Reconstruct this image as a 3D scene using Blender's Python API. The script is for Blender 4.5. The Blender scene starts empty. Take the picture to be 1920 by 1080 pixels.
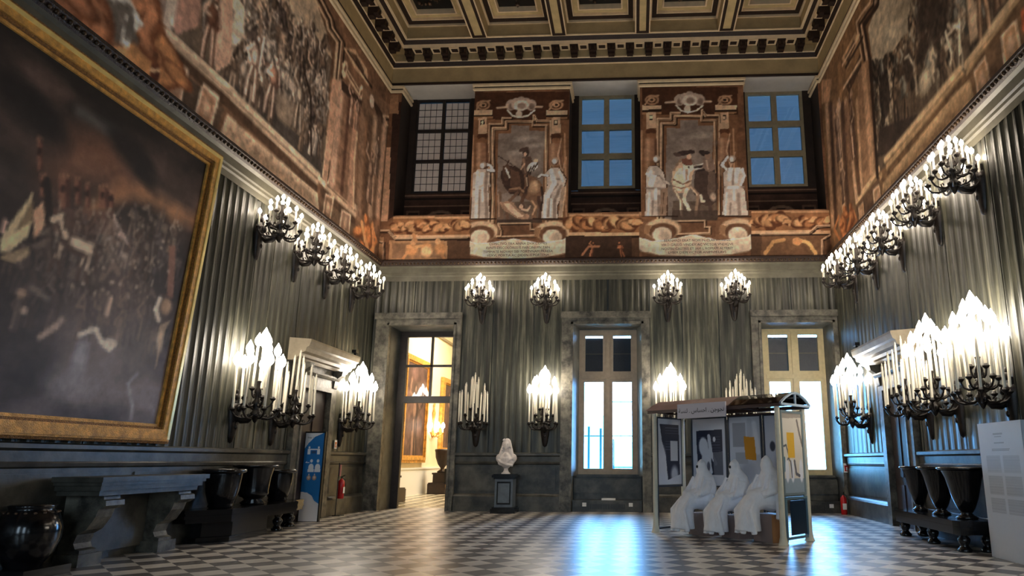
import bpy, bmesh, math, random
import numpy as np
from mathutils import Vector, Matrix
PI = math.pi
C = bpy.context.scene.collection
SC = bpy.context.scene

# ------------------------------------------------------------------ camera, world, exposure
PITCH, ROLL, YAW = .2113, -.003, .0487
FPX, CXP, CYP = 1243.9, 1130.0, 596.7
EYE = np.array([0., 0., 1.25])
def _rot():
    cx, sx = math.cos(PITCH), math.sin(PITCH); c, s = math.cos(YAW), math.sin(YAW); cr, sr = math.cos(ROLL), math.sin(ROLL)
    return np.array([[c, -s, 0], [s, c, 0], [0, 0, 1]]) @ np.array([[1, 0, 0], [0, cx, -sx], [0, sx, cx]]) @ np.array([[cr, 0, sr], [0, 1, 0], [-sr, 0, cr]])
RM = _rot()
cam = bpy.data.cameras.new('camera'); cam_o = bpy.data.objects.new('camera', cam); C.objects.link(cam_o)
cam.sensor_width = 36; cam.lens = FPX/1920*36
cam.shift_x = (960-CXP)/1920; cam.shift_y = (CYP-540)/1920
cam.clip_start = .05; cam.clip_end = 300
cam_o.matrix_world = Matrix([[RM[0, 0], RM[0, 2], -RM[0, 1], EYE[0]], [RM[1, 0], RM[1, 2], -RM[1, 1], EYE[1]], [RM[2, 0], RM[2, 2], -RM[2, 1], EYE[2]], [0, 0, 0, 1]])
SC.camera = cam_o
SC.view_settings.view_transform = 'Standard'; SC.view_settings.look = 'None'
SC.view_settings.exposure = 0.95; SC.view_settings.gamma = 1.0
SC.view_settings.use_curve_mapping = False
SC.cycles.max_bounces = 8; SC.cycles.diffuse_bounces = 5; SC.cycles.glossy_bounces = 4
SC.cycles.transmission_bounces = 6; SC.cycles.transparent_max_bounces = 12
SC.cycles.sample_clamp_indirect = 6.0; SC.cycles.use_denoising = True
SC.cycles.caustics_reflective = False; SC.cycles.caustics_refractive = False
w = bpy.data.worlds.new('sky'); SC.world = w; w.use_nodes = True
bg = w.node_tree.nodes['Background']; bg.inputs['Color'].default_value = (.17, .48, 1, 1); bg.inputs['Strength'].default_value = 18.0

XL, XR, D = -7.02, 5.27, 17.15        # left wall, right wall, back wall
YF, ZC, ZT = -3.5, 6.54, 11.93        # front wall, top of the stone storey, foot of the frieze
def portal(x0, x1, z0, z1, y, s=-1):
    l = bpy.data.lights.new('window_daylight', 'AREA'); l.shape = 'RECTANGLE'; l.size = x1-x0; l.size_y = z1-z0
    l.cycles.is_portal = True
    o = bpy.data.objects.new('window_daylight', l); C.objects.link(o)
    o.location = ((x0+x1)/2, y, (z0+z1)/2); o.rotation_euler = (s*PI/2, 0, 0)
for a in ((-1.6, .18, .9, 4.75), (3.27, 5.1, .9, 4.75), (-1.7, .15, 8.9, 11.9), (3.2, 5.1, 8.9, 11.9)):
    portal(a[0], a[1], a[2], a[3], D+1.0)
FRONT = [(-5.6, -4.2, .9, 5.0), (-1.6, -.1, .9, 5.0), (2.9, 4.4, .9, 5.0)]      # daylight windows in the wall behind the viewer
for a in FRONT: portal(*a, YF-.4, 1)

# ------------------------------------------------------------------ survey: from a pixel of the photograph to a point of a known plane
def ray(px, py):
    return RM @ np.array([(px-CXP)/FPX, 1, (CYP-py)/FPX])
def on(px, py, ax, val):
    d = ray(px, py); t = (val-EYE[ax])/d[ax]; return EYE+t*d
def onB(px, py): p = on(px, py, 1, D); return (p[0], p[2])
def onL(px, py): p = on(px, py, 0, XL); return (p[1], p[2])
def onR(px, py): p = on(px, py, 0, XR); return (p[1], p[2])

# ------------------------------------------------------------------ object helpers
def tag(o, label=None, cat=None, group=None, kind=None):
    if label: o['label'] = label
    if cat: o['category'] = cat
    if group: o['group'] = group
    if kind: o['kind'] = kind
    return o
def empty(name, loc=(0, 0, 0), rz=0, label=None, cat=None, group=None, kind=None):
    o = bpy.data.objects.new(name, None); C.objects.link(o); o.location = loc; o.rotation_euler = (0, 0, rz); o.empty_display_size = .1
    return tag(o, label, cat, group, kind)
def link(name, me, parent=None, loc=(0, 0, 0), rz=0):
    o = bpy.data.objects.new(name, me); C.objects.link(o); o.location = loc; o.rotation_euler = (0, 0, rz)
    if parent: o.parent = parent
    return o
def copy_tree(o, parent=None):
    c = o.copy(); C.objects.link(c)
    if parent: c.parent = parent
    for ch in list(o.children): copy_tree(ch, c)
    return c
class MB:
    def __init__(s): s.v = []; s.f = []; s.m = []; s.sm = []
    def add(s, vs, fs, m=0, smooth=False):
        b = len(s.v); s.v += [tuple(v) for v in vs]; s.f += [tuple(i+b for i in f) for f in fs]; s.m += [m]*len(fs); s.sm += [smooth]*len(fs); return s
    def box(s, x0, x1, y0, y1, z0, z1, m=0):
        v = [(x, y, z) for z in (z0, z1) for y in (y0, y1) for x in (x0, x1)]
        return s.add(v, [(0, 2, 3, 1), (4, 5, 7, 6), (0, 1, 5, 4), (2, 6, 7, 3), (0, 4, 6, 2), (1, 3, 7, 5)], m)
    def lathe(s, prof, c=(0, 0, 0), n=20, m=0, a0=0, a1=2*PI, sx=1, sy=1, caps=True):
        full = abs(a1-a0-2*PI) < 1e-6; k = n if full else n+1; vs = []
        for r, z in prof:
            for i in range(k):
                a = a0+(a1-a0)*i/n; vs.append((c[0]+r*sx*math.cos(a), c[1]+r*sy*math.sin(a), c[2]+z))
        fs = []
        for j in range(len(prof)-1):
            for i in range(n):
                i2 = (i+1) % k if full else i+1
                fs.append((j*k+i, j*k+i2, (j+1)*k+i2, (j+1)*k+i))
        s.add(vs, fs, m, True)
        if caps and full:
            s.add(vs[:k], [tuple(range(k))[::-1]], m); s.add(vs[-k:], [tuple(range(k))], m)
        return s
    def tube(s, pts, r, n=8, m=0, caps=True):
        pts = [Vector(p) for p in pts]; rr = r if isinstance(r, (list, tuple)) else [r]*len(pts); vs = []; up = Vector((0, 0, 1)); prev = None
        for i, p in enumerate(pts):
            t = (pts[min(i+1, len(pts)-1)]-pts[max(i-1, 0)]).normalized()
            a = prev if prev is not None else (Vector((1, 0, 0)) if abs(t.z) > .9 else up)
            x = (a-t*a.dot(t)).normalized(); y = t.cross(x); prev = x
            for k in range(n):
                q = 2*PI*k/n; vs.append(p+(x*math.cos(q)+y*math.sin(q))*rr[i])
        fs = [(j*n+i, j*n+(i+1) % n, (j+1)*n+(i+1) % n, (j+1)*n+i) for j in range(len(pts)-1) for i in range(n)]
        s.add(vs, fs, m, True)
        if caps: s.add(vs[:n], [tuple(range(n))[::-1]], m); s.add(vs[-n:], [tuple(range(n))], m)
        return s
    def prism(s, poly, fn, h0, h1, m=0):
        # poly: list of (a,b); fn(a,b,h) -> xyz
        n = len(poly); vs = [fn(a, b, h0) for a, b in poly]+[fn(a, b, h1) for a, b in poly]
        fs = [tuple(range(n))[::-1], tuple(range(n, 2*n))]+[(i, (i+1) % n, n+(i+1) % n, n+i) for i in range(n)]
        return s.add(vs, fs, m)
    def ell(s, c, r, m=0, nu=14, nv=8):
        vs = []; fs = []
        for j in range(nv+1):
            ph = PI*j/nv
            for i in range(nu):
                a = 2*PI*i/nu; vs.append((c[0]+r[0]*math.sin(ph)*math.cos(a), c[1]+r[1]*math.sin(ph)*math.sin(a), c[2]+r[2]*math.cos(ph)))
        fs = [(j*nu+i, (j+1)*nu+i, (j+1)*nu+(i+1) % nu, j*nu+(i+1) % nu) for j in range(nv) for i in range(nu)]
        return s.add(vs, fs, m, True)
    def mesh(s, name, mats):
        me = bpy.data.meshes.new(name); me.from_pydata(s.v, [], s.f); mats = mats if isinstance(mats, (list, tuple)) else [mats]
        for m in mats: me.materials.append(m)
        me.polygons.foreach_set('material_index', s.m); me.polygons.foreach_set('use_smooth', s.sm)
        bm = bmesh.new(); bm.from_mesh(me); bmesh.ops.recalc_face_normals(bm, faces=bm.faces); bm.to_mesh(me); bm.free()
        me.update(); return me
    def build(s, name, mats, parent=None, loc=(0, 0, 0), rz=0):
        return link(name, s.mesh(name, mats), parent, loc, rz)
def struct(o): o['kind'] = 'structure'; return o

# ------------------------------------------------------------------ materials
def lin(c):
    r = []
    for x in c:
        x = x/255.0; r.append(x/12.92 if x <= .04045 else ((x+.055)/1.055)**2.4)
    return tuple(r)+(1,)
def mat(name, col, rough=.6, metal=0, var=0, scale=6, stretch=(1, 1, 1), bump=0, col2=None, bscale=None, spec=.5, coords='Object'):
    m = bpy.data.materials.new(name); m.use_nodes = True; nt = m.node_tree; b = nt.nodes['Principled BSDF']
    b.inputs['Roughness'].default_value = rough; b.inputs['Metallic'].default_value = metal; b.inputs['Specular IOR Level'].default_value = spec
    c = lin(col); b.inputs['Base Color'].default_value = c
    if var or col2 or bump:
        tc = nt.nodes.new('ShaderNodeTexCoord'); mp = nt.nodes.new('ShaderNodeMapping'); mp.inputs['Scale'].default_value = stretch
        nt.links.new(tc.outputs[coords], mp.inputs['Vector'])
        nz = nt.nodes.new('ShaderNodeTexNoise'); nz.inputs['Scale'].default_value = scale; nz.inputs['Detail'].default_value = 6; nz.inputs['Roughness'].default_value = .62
        nt.links.new(mp.outputs[0], nz.inputs['Vector'])
        if var or col2:
            c2 = lin(col2) if col2 else tuple(min(1, x*(1+var)) for x in c[:3])+(1,)
            c1 = c if col2 else tuple(x*(1-var) for x in c[:3])+(1,)
            cr = nt.nodes.new('ShaderNodeValToRGB'); cr.color_ramp.elements[0].color = c1; cr.color_ramp.elements[1].color = c2
            cr.color_ramp.elements[0].position = .36; cr.color_ramp.elements[1].position = .66
            nt.links.new(nz.outputs['Fac'], cr.inputs['Fac']); nt.links.new(cr.outputs['Color'], b.inputs['Base Color'])
        if bump:
            bp = nt.nodes.new('ShaderNodeBump'); bp.inputs['Strength'].default_value = bump; bp.inputs['Distance'].default_value = .02
            src = nz
            if bscale:
                src = nt.nodes.new('ShaderNodeTexNoise'); src.inputs['Scale'].default_value = bscale; src.inputs['Detail'].default_value = 4; nt.links.new(mp.outputs[0], src.inputs['Vector'])
            nt.links.new(src.outputs['Fac'], bp.inputs['Height']); nt.links.new(bp.outputs[0], b.inputs['Normal'])
    return m
def emis(name, col, st):
    m = bpy.data.materials.new(name); m.use_nodes = True; nt = m.node_tree; b = nt.nodes['Principled BSDF']
    b.inputs['Base Color'].default_value = (0, 0, 0, 1); b.inputs['Emission Color'].default_value = tuple(col)+(1,); b.inputs['Emission Strength'].default_value = st
    return m
M = {}
# marbled, vertically streaked panelling: two noise layers
def streak():
    m = bpy.data.materials.new('painted_panelling'); m.use_nodes = True; nt = m.node_tree; b = nt.nodes['Principled BSDF']; L = nt.links.new
    tc = nt.nodes.new('ShaderNodeTexCoord')
    def nz(st, sc, det=5):
        mp = nt.nodes.new('ShaderNodeMapping'); mp.inputs['Scale'].default_value = st; L(tc.outputs['Object'], mp.inputs[0])
        n = nt.nodes.new('ShaderNodeTexNoise'); n.inputs['Scale'].default_value = sc; n.inputs['Detail'].default_value = det; n.inputs['Roughness'].default_value = .6; L(mp.outputs[0], n.inputs['Vector']); return n
    n1 = nz((1, 1, .045), 11); n2 = nz((1, 1, .5), .9, 4); n3 = nz((1, 1, .12), 30, 3)
    r1 = nt.nodes.new('ShaderNodeValToRGB'); e = r1.color_ramp.elements; e[0].position = .34; e[0].color = lin((33, 34, 29)); e[1].position = .74; e[1].color = lin((122, 120, 104))
    x = e.new(.52); x.color = lin((60, 61, 52))
    L(n1.outputs['Fac'], r1.inputs['Fac'])
    r2 = nt.nodes.new('ShaderNodeValToRGB'); e = r2.color_ramp.elements; e[0].position = .33; e[0].color = (.5, .5, .5, 1); e[1].position = .68; e[1].color = (1.25, 1.22, 1.15, 1)
    L(n2.outputs['Fac'], r2.inputs['Fac'])
    r3 = nt.nodes.new('ShaderNodeValToRGB'); e = r3.color_ramp.elements; e[0].position = .3; e[0].color = (.75, .75, .75, 1); e[1].position = .7; e[1].color = (1.2, 1.2, 1.2, 1)
    L(n3.outputs['Fac'], r3.inputs['Fac'])
    m1 = nt.nodes.new('ShaderNodeMix'); m1.data_type = 'RGBA'; m1.blend_type = 'MULTIPLY'; m1.inputs[0].default_value = 1; L(r1.outputs[0], m1.inputs[6]); L(r2.outputs[0], m1.inputs[7])
    m2 = nt.nodes.new('ShaderNodeMix'); m2.data_type = 'RGBA'; m2.blend_type = 'MULTIPLY'; m2.inputs[0].default_value = 1; L(m1.outputs[2], m2.inputs[6]); L(r3.outputs[0], m2.inputs[7])
    L(m2.outputs[2], b.inputs['Base Color']); b.inputs['Roughness'].default_value = .42
    bp = nt.nodes.new('ShaderNodeBump'); bp.inputs['Strength'].default_value = .25; bp.inputs['Distance'].default_value = .02; L(n1.outputs['Fac'], bp.inputs['Height']); L(bp.outputs[0], b.inputs['Normal'])
    return m
M['panel'] = streak()
M['stone'] = mat('grey_green_marble', (38, 37, 33), .4, col2=(88, 85, 76), scale=2.6, bump=.2, bscale=9)
M['casing'] = mat('mottled_casing_marble', (54, 52, 47), .45, col2=(124, 119, 106), scale=4.5, bump=.4, bscale=14)
M['reveal'] = mat('reveal_plaster', (100, 101, 97), .5, var=.35, scale=2)
M['plaster'] = mat('dark_plaster', (40, 27, 19), .75, var=.3, scale=3)
M['soffit'] = mat('pale_soffit', (205, 200, 192), .8, var=.06, scale=3)
M['olive'] = mat('olive_ceiling_paint', (182, 160, 118), .6, var=.14, scale=2)
M['olive2'] = mat('buff_ceiling_paint', (204, 182, 134), .6, var=.12, scale=3)
M['cream'] = mat('cream_moulding', (236, 212, 174), .55, var=.08, scale=5)
M['dbrown'] = mat('dark_brown_moulding', (44, 27, 19), .5, var=.4, scale=30, bump=.5, bscale=60)
M['cornice'] = mat('grey_cornice_stone', (96, 93, 80), .45, var=.22, scale=3)
M['bead'] = mat('bronzed_bead_moulding', (70, 50, 30), .4, metal=.2, var=.5, scale=20)
M['gold'] = mat('gilt_frame', (214, 158, 76), .36, metal=.15, var=.35, scale=9, bump=.5, bscale=70)
M['goldl'] = mat('highlight_gilt', (250, 216, 134), .28, metal=.15, var=.12, scale=6)  # highlight on right stile and top rail put into the gilt colour
M['goldd'] = mat('carved_gilt', (140, 96, 42), .45, metal=.3, var=.5, scale=40, bump=1, bscale=90)
M['bronze'] = mat('black_bronze', (30, 23, 19), .38, metal=.35, var=.5, scale=12)
M['candle'] = mat('ivory_candle_tube', (236, 228, 208), .45)
M['candle'].node_tree.nodes['Principled BSDF'].inputs['Subsurface Weight'].default_value = 0
M['bulbU'] = emis('candle_bulb_glow', (1, .85, .68), 28)
M['bulbL'] = emis('flame_bulb_glow', (1, .89, .74), 19)
M['bulboff'] = mat('unlit_bulb_glass', (225, 220, 205), .15)
M['black'] = mat('black_marble', (22, 21, 23), .16, var=.6, scale=7)
M['dark'] = mat('near_black_paint', (16, 15, 16), .4)
M['dleaf'] = mat('dark_door_leaf', (46, 32, 27), .5, var=.3, scale=5)
M['white'] = mat('white_marble', (226, 216, 210), .5, var=.08, scale=5)
M['robe'] = mat('white_cast_fabric', (248, 247, 250), .75, var=.05, scale=9, bump=.15, bscale=25)
M['wframe'] = mat('painted_window_frame', (176, 158, 136), .45, var=.08, scale=9)
M['wframe3'] = mat('cream_window_frame', (200, 184, 142), .45, var=.08, scale=9)
M['uframe'] = mat('olive_window_frame', (150, 138, 112), .5, var=.12, scale=9)
M['bframe'] = mat('black_brown_frame', (38, 30, 28), .5, var=.3, scale=9)
M['red'] = mat('red_enamel', (190, 30, 34), .25)
M['paper'] = mat('white_paper', (232, 230, 226), .6)
M['greyblind'] = mat('grey_blind', (92, 94, 100), .8, var=.06, scale=20)
def blind(name, col, tr):
    m = bpy.data.materials.new(name); m.use_nodes = True; nt = m.node_tree; nt.nodes.remove(nt.nodes['Principled BSDF']); out = nt.nodes['Material Output']
    a = nt.nodes.new('ShaderNodeBsdfDiffuse'); t = nt.nodes.new('ShaderNodeBsdfTranslucent'); x = nt.nodes.new('ShaderNodeMixShader'); x.inputs[0].default_value = tr
    tc = nt.nodes.new('ShaderNodeTexCoord'); mp = nt.nodes.new('ShaderNodeMapping'); mp.inputs['Scale'].default_value = (1, 1, 30); n = nt.nodes.new('ShaderNodeTexNoise'); n.inputs['Scale'].default_value = 2
    r = nt.nodes.new('ShaderNodeValToRGB'); c = lin(col); r.color_ramp.elements[0].color = tuple(v*.8 for v in c[:3])+(1,); r.color_ramp.elements[1].color = tuple(min(1, v*1.15) for v in c[:3])+(1,)
    nt.links.new(tc.outputs['Object'], mp.inputs[0]); nt.links.new(mp.outputs[0], n.inputs['Vector']); nt.links.new(n.outputs['Fac'], r.inputs['Fac'])
    for q in (a, t): nt.links.new(r.outputs[0], q.inputs['Color'])
    nt.links.new(a.outputs[0], x.inputs[1]); nt.links.new(t.outputs[0], x.inputs[2]); nt.links.new(x.outputs[0], out.inputs[0]); return m
M['blueblind'] = blind('translucent_roller_blind', (140, 140, 140), .33)
def glass(name, tint=(1, 1, 1), fac=.08):
    m = bpy.data.materials.new(name); m.use_nodes = True; nt = m.node_tree; nt.nodes.remove(nt.nodes['Principled BSDF']); out = nt.nodes['Material Output']
    a = nt.nodes.new('ShaderNodeBsdfTransparent'); a.inputs[0].default_value = tuple(tint)+(1,); g = nt.nodes.new('ShaderNodeBsdfGlossy'); g.inputs['Roughness'].default_value = .03
    f = nt.nodes.new('ShaderNodeFresnel'); f.inputs[0].default_value = 1.45; x = nt.nodes.new('ShaderNodeMixShader')
    nt.links.new(f.outputs[0], x.inputs[0]); nt.links.new(a.outputs[0], x.inputs[1]); nt.links.new(g.outputs[0], x.inputs[2]); nt.links.new(x.outputs[0], out.inputs[0]); return m
M['glass'] = glass('window_glass')
M['tint'] = glass('added_warm_tint', (1, .69, .53))  # tint added to the unseen front windows to warm the light they let in
M['perspex'] = glass('blue_tinted_perspex', (.86, .93, 1))
def floor_mat(name, c1, c2, side, rough):
    m = bpy.data.materials.new(name); m.use_nodes = True; nt = m.node_tree; b = nt.nodes['Principled BSDF']; L = nt.links.new
    tc = nt.nodes.new('ShaderNodeTexCoord'); mp = nt.nodes.new('ShaderNodeMapping'); mp.inputs['Rotation'].default_value = (0, 0, PI/4); mp.inputs['Location'].default_value = (.07, .11, .37)
    ck = nt.nodes.new('ShaderNodeTexChecker'); ck.inputs['Scale'].default_value = 1/side; ck.inputs['Color1'].default_value = lin(c1); ck.inputs['Color2'].default_value = lin(c2)
    L(tc.outputs['Object'], mp.inputs[0]); L(mp.outputs[0], ck.inputs['Vector'])
    n = nt.nodes.new('ShaderNodeTexNoise'); n.inputs['Scale'].default_value = 1.7; n.inputs['Detail'].default_value = 7; L(tc.outputs['Object'], n.inputs['Vector'])
    r = nt.nodes.new('ShaderNodeValToRGB'); r.color_ramp.elements[0].position = .3; r.color_ramp.elements[0].color = (.68, .68, .68, 1); r.color_ramp.elements[1].position = .7; r.color_ramp.elements[1].color = (1.15, 1.13, 1.1, 1)
    L(n.outputs['Fac'], r.inputs['Fac']); x = nt.nodes.new('ShaderNodeMix'); x.data_type = 'RGBA'; x.blend_type = 'MULTIPLY'; x.inputs[0].default_value = 1
    L(ck.outputs['Color'], x.inputs[6]); L(r.outputs[0], x.inputs[7]); L(x.outputs[2], b.inputs['Base Color'])
    b.inputs['Roughness'].default_value = rough; b.inputs['Specular IOR Level'].default_value = .7
    n2 = nt.nodes.new('ShaderNodeTexNoise'); n2.inputs['Scale'].default_value = 5; n2.inputs['Detail'].default_value = 2; L(tc.outputs['Object'], n2.inputs['Vector'])
    bp = nt.nodes.new('ShaderNodeBump'); bp.inputs['Strength'].default_value = .12; bp.inputs['Distance'].default_value = .02; L(n2.outputs['Fac'], bp.inputs['Height']); L(bp.outputs[0], b.inputs['Normal'])
    return m
M['floor'] = floor_mat('checker_marble_floor', (88, 84, 84), (206, 200, 190), .33, .34)
M['floor2'] = floor_mat('checker_marble_floor_beyond', (120, 112, 92), (225, 215, 190), .33, .25)
def paint_mat(name, rough=.8, noise=.25, gain=1.0):
    m = bpy.data.materials.new(name); m.use_nodes = True; nt = m.node_tree; b = nt.nodes['Principled BSDF']; L = nt.links.new
    at = nt.nodes.new('ShaderNodeAttribute'); at.attribute_name = 'paint'
    tc = nt.nodes.new('ShaderNodeTexCoord'); n = nt.nodes.new('ShaderNodeTexNoise'); n.inputs['Scale'].default_value = 9; n.inputs['Detail'].default_value = 8; n.inputs['Roughness'].default_value = .7
    L(tc.outputs['Object'], n.inputs['Vector']); r = nt.nodes.new('ShaderNodeValToRGB'); a, c = gain*(1-noise), gain*(1+noise)
    r.color_ramp.elements[0].position = .32; r.color_ramp.elements[0].color = (a, a, a, 1); r.color_ramp.elements[1].position = .68; r.color_ramp.elements[1].color = (c, c, c, 1)
    L(n.outputs['Fac'], r.inputs['Fac']); x = nt.nodes.new('ShaderNodeMix'); x.data_type = 'RGBA'; x.blend_type = 'MULTIPLY'; x.inputs[0].default_value = 1
    L(at.outputs['Color'], x.inputs[6]); L(r.outputs[0], x.inputs[7]); L(x.outputs[2], b.inputs['Base Color']); b.inputs['Roughness'].default_value = rough; b.inputs['Specular IOR Level'].default_value = .3
    return m
M['fresco'] = paint_mat('fresco_pigment', .8, .2)
M['oil'] = paint_mat('oil_paint', .5, .12)
M['print'] = paint_mat('printed_sheet', .4, .02)

# ------------------------------------------------------------------ painter: draws shapes in metres on a wall, read back as vertex colours
class Canvas:
    def __init__(s, u0, u1, v0, v1, res, base, fn=None):
        s.u0, s.v0, s.res = u0, v0, res; s.nu = int((u1-u0)/res)+2; s.nv = int((v1-v0)/res)+2
        s.a = np.zeros((s.nv, s.nu, 3)); s.a[:] = base; s.fn = fn or (lambda x, y: (x, y)); s.rs = np.random.RandomState(7)
    def T(s, pts): return [s.fn(*p) for p in pts]
    def _box(s, u0, u1, v0, v1):
        i0 = max(0, int((u0-s.u0)/s.res)-1); i1 = min(s.nu, int((u1-s.u0)/s.res)+3); j0 = max(0, int((v0-s.v0)/s.res)-1); j1 = min(s.nv, int((v1-s.v0)/s.res)+3)
        if i1 <= i0 or j1 <= j0: return None
        return i0, i1, j0, j1, s.u0+np.arange(i0, i1)[None, :]*s.res, s.v0+np.arange(j0, j1)[:, None]*s.res
    def _mix(s, b, k, col, al):
        i0, i1, j0, j1 = b[:4]; k = (k*al)[..., None]; s.a[j0:j1, i0:i1] = s.a[j0:j1, i0:i1]*(1-k)+np.array(col, float)*k
    def poly(s, pts, col, al=1, raw=False):
        P = pts if raw else s.T(pts); us = [p[0] for p in P]; vs = [p[1] for p in P]; b = s._box(min(us), max(us), min(vs), max(vs))
        if b is None: return s
        U, V = np.broadcast_arrays(b[4], b[5]); k = np.zeros(U.shape, bool); n = len(P)
        for i in range(n):
            x1, y1 = P[i]; x2, y2 = P[(i+1) % n]
            if y1 == y2: continue
            k ^= ((y1 > V) != (y2 > V)) & (U < (x2-x1)*(V-y1)/(y2-y1)+x1)
        s._mix(b, k.astype(float), col, al); return s
    def line(s, pts, w, col, al=1, soft=0, raw=False, w1=None):
        P = pts if raw else s.T(pts)
        for i in range(len(P)-1):
            (x1, y1), (x2, y2) = P[i], P[i+1]; ww = w if w1 is None else w+(w1-w)*i/max(1, len(P)-2)
            b = s._box(min(x1, x2)-ww, max(x1, x2)+ww, min(y1, y2)-ww, max(y1, y2)+ww)
            if b is None: continue
            dx, dy = x2-x1, y2-y1; L2 = dx*dx+dy*dy+1e-9; t = np.clip(((b[4]-x1)*dx+(b[5]-y1)*dy)/L2, 0, 1)
            d = np.sqrt((b[4]-x1-t*dx)**2+(b[5]-y1-t*dy)**2); s._mix(b, np.clip((ww/2-d)/max(soft, s.res)+.5, 0, 1), col, al)
        return s
    def ell(s, c, r, col, al=1, rot=0, soft=.15, raw=False):
        c = c if raw else s.fn(*c); R = max(r)*1.2; b = s._box(c[0]-R, c[0]+R, c[1]-R, c[1]+R)
        if b is None: return s
        du, dv = b[4]-c[0], b[5]-c[1]; ca, sa = math.cos(rot), math.sin(rot)
        d = np.sqrt(((du*ca+dv*sa)/r[0])**2+((-du*sa+dv*ca)/r[1])**2); s._mix(b, np.clip((1-d)/soft, 0, 1), col, al); return s
    def fbm(s, sc, octs=5, seed=0, st=(1, 1)):
        rs = np.random.RandomState(seed); out = np.zeros((s.nv, s.nu)); amp = 1; tot = 0
        for o in range(octs):
            fu = max(2, int(s.nu*s.res/sc*2**o/st[0])+2); fv = max(2, int(s.nv*s.res/sc*2**o/st[1])+2)
            if fu > s.nu*2 or fv > s.nv*2: break
            g = rs.rand(fv+1, fu+1); x = np.linspace(0, fu-1e-6, s.nu); y = np.linspace(0, fv-1e-6, s.nv)
            xi, yi = x.astype(int), y.astype(int); fx, fy = x-xi, y-yi; fx = fx*fx*(3-2*fx); fy = (fy*fy*(3-2*fy))[:, None]
            a = g[np.ix_(yi, xi)]*(1-fx)+g[np.ix_(yi, xi+1)]*fx; c = g[np.ix_(yi+1, xi)]*(1-fx)+g[np.ix_(yi+1, xi+1)]*fx
            out += amp*(a*(1-fy)+c*fy); tot += amp; amp *= .55
        return out/tot
    def noise(s, sc, amt, seed=0, st=(1, 1)):
        n = s.fbm(sc, 5, seed, st); s.a *= (1+(n-.5)*2*amt)[..., None]; return s
    def blur(s, r):
        for ax in (0, 1):
            acc = 0
            for k in range(-r, r+1): acc = acc+np.roll(s.a, k, ax)
            s.a = acc/(2*r+1)
        return s
    def figure(s, px, py, h, lit, dark, lean=0, pose=0, raw=False, cloth=None, clothd=None):
        # a painted standing figure: foot at the given point, h metres tall
        x, y = (px, py) if raw else s.fn(px, py); cl = cloth or lit; cd = clothd or dark; w = h*.12
        def q(a, b): return (x+a*h+lean*b*h, y+b*h)
        s.ell(q(0, .62), (w*1.15, h*.2), cd, 1, 0, .3, True); s.ell(q(-.03, .64), (w*.8, h*.17), cl, .9, 0, .5, True)
        if pose % 2 == 0:
            s.line([q(-.04, .45), q(-.07, .22), q(-.06, 0)], w*.75, dark, 1, 0, True); s.line([q(-.05, .45), q(-.08, .22), q(-.07, 0)], w*.4, lit, 1, .02, True)
            s.line([q(.05, .45), q(.09, .24), q(.12, 0)], w*.75, dark, 1, 0, True); s.line([q(.04, .45), q(.08, .24), q(.11, 0)], w*.4, lit, .9, .02, True)
        else:
            s.poly([q(-.12, 0), q(-.09, .5), q(.09, .5), q(.14, 0)], cd, 1, True); s.poly([q(-.1, .02), q(-.08, .5), q(0, .5), q(.0, .0)], cl, .9, True)
            s.line([q(.04, .48), q(.07, .03)], w*.25, cl, .7, .02, True)
        a = [(-.1, .78, -.2, .62, -.1, .5), (-.1, .78, -.24, .86, -.2, 1.03), (-.1, .78, -.18, .6, -.05, .62)][pose % 3]
        s.line([q(a[0], a[1]), q(a[2], a[3]), q(a[4], a[5])], w*.5, lit, 1, .02, True)
        a = [(.1, .78, .2, .66, .3, .72), (.1, .78, .16, .58, .1, .48), (.1, .78, .2, .9, .08, 1.0)][(pose//2) % 3]
        s.line([q(a[0], a[1]), q(a[2], a[3]), q(a[4], a[5])], w*.45, dark, 1, .02, True); s.line([q(a[0], a[1]), q(a[2], a[3])], w*.25, lit, .8, .02, True)
        s.ell(q(0, .92), (h*.065, h*.08), dark, 1, 0, .25, True); s.ell(q(-.015, .915), (h*.045, h*.06), lit, 1, 0, .35, True)
        return s
    def horse(s, px, py, L, lit, dark, flip=1, raw=False):
        x, y = (px, py) if raw else s.fn(px, py)
        def q(a, b): return (x+a*L*flip, y+b*L)
        for a, k in ((-.3, -.36), (-.2, -.16), (.25, .42), (.33, .2)):
            s.line([q(a, .5), q((a+k)/2+.03, .26), q(k, 0)], L*.075, dark, 1, 0, True); s.line([q(a-.01, .5), q((a+k)/2+.02, .26)], L*.04, lit, .9, .02, True)
        s.ell(q(-.02, .58), (L*.38, L*.18), dark, 1, .08*flip, .15, True); s.ell(q(-.05, .61), (L*.3, L*.13), lit, .95, .08*flip, .5, True); s.ell(q(-.27, .6), (L*.15, L*.17), lit, .9, 0, .6, True)
        s.line([q(.25, .62), q(.4, .85), q(.42, .95)], L*.19, dark, 1, 0, True); s.line([q(.25, .66), q(.38, .86)], L*.11, lit, .9, .02, True)
        s.line([q(.4, .97), q(.56, .84)], L*.11, lit, 1, .02, True); s.line([q(.3, .78), q(.36, .98)], L*.05, dark, 1, .02, True)
        s.line([q(-.36, .62), q(-.48, .5), q(-.46, .22)], L*.06, dark, 1, .02, True); return s
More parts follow.
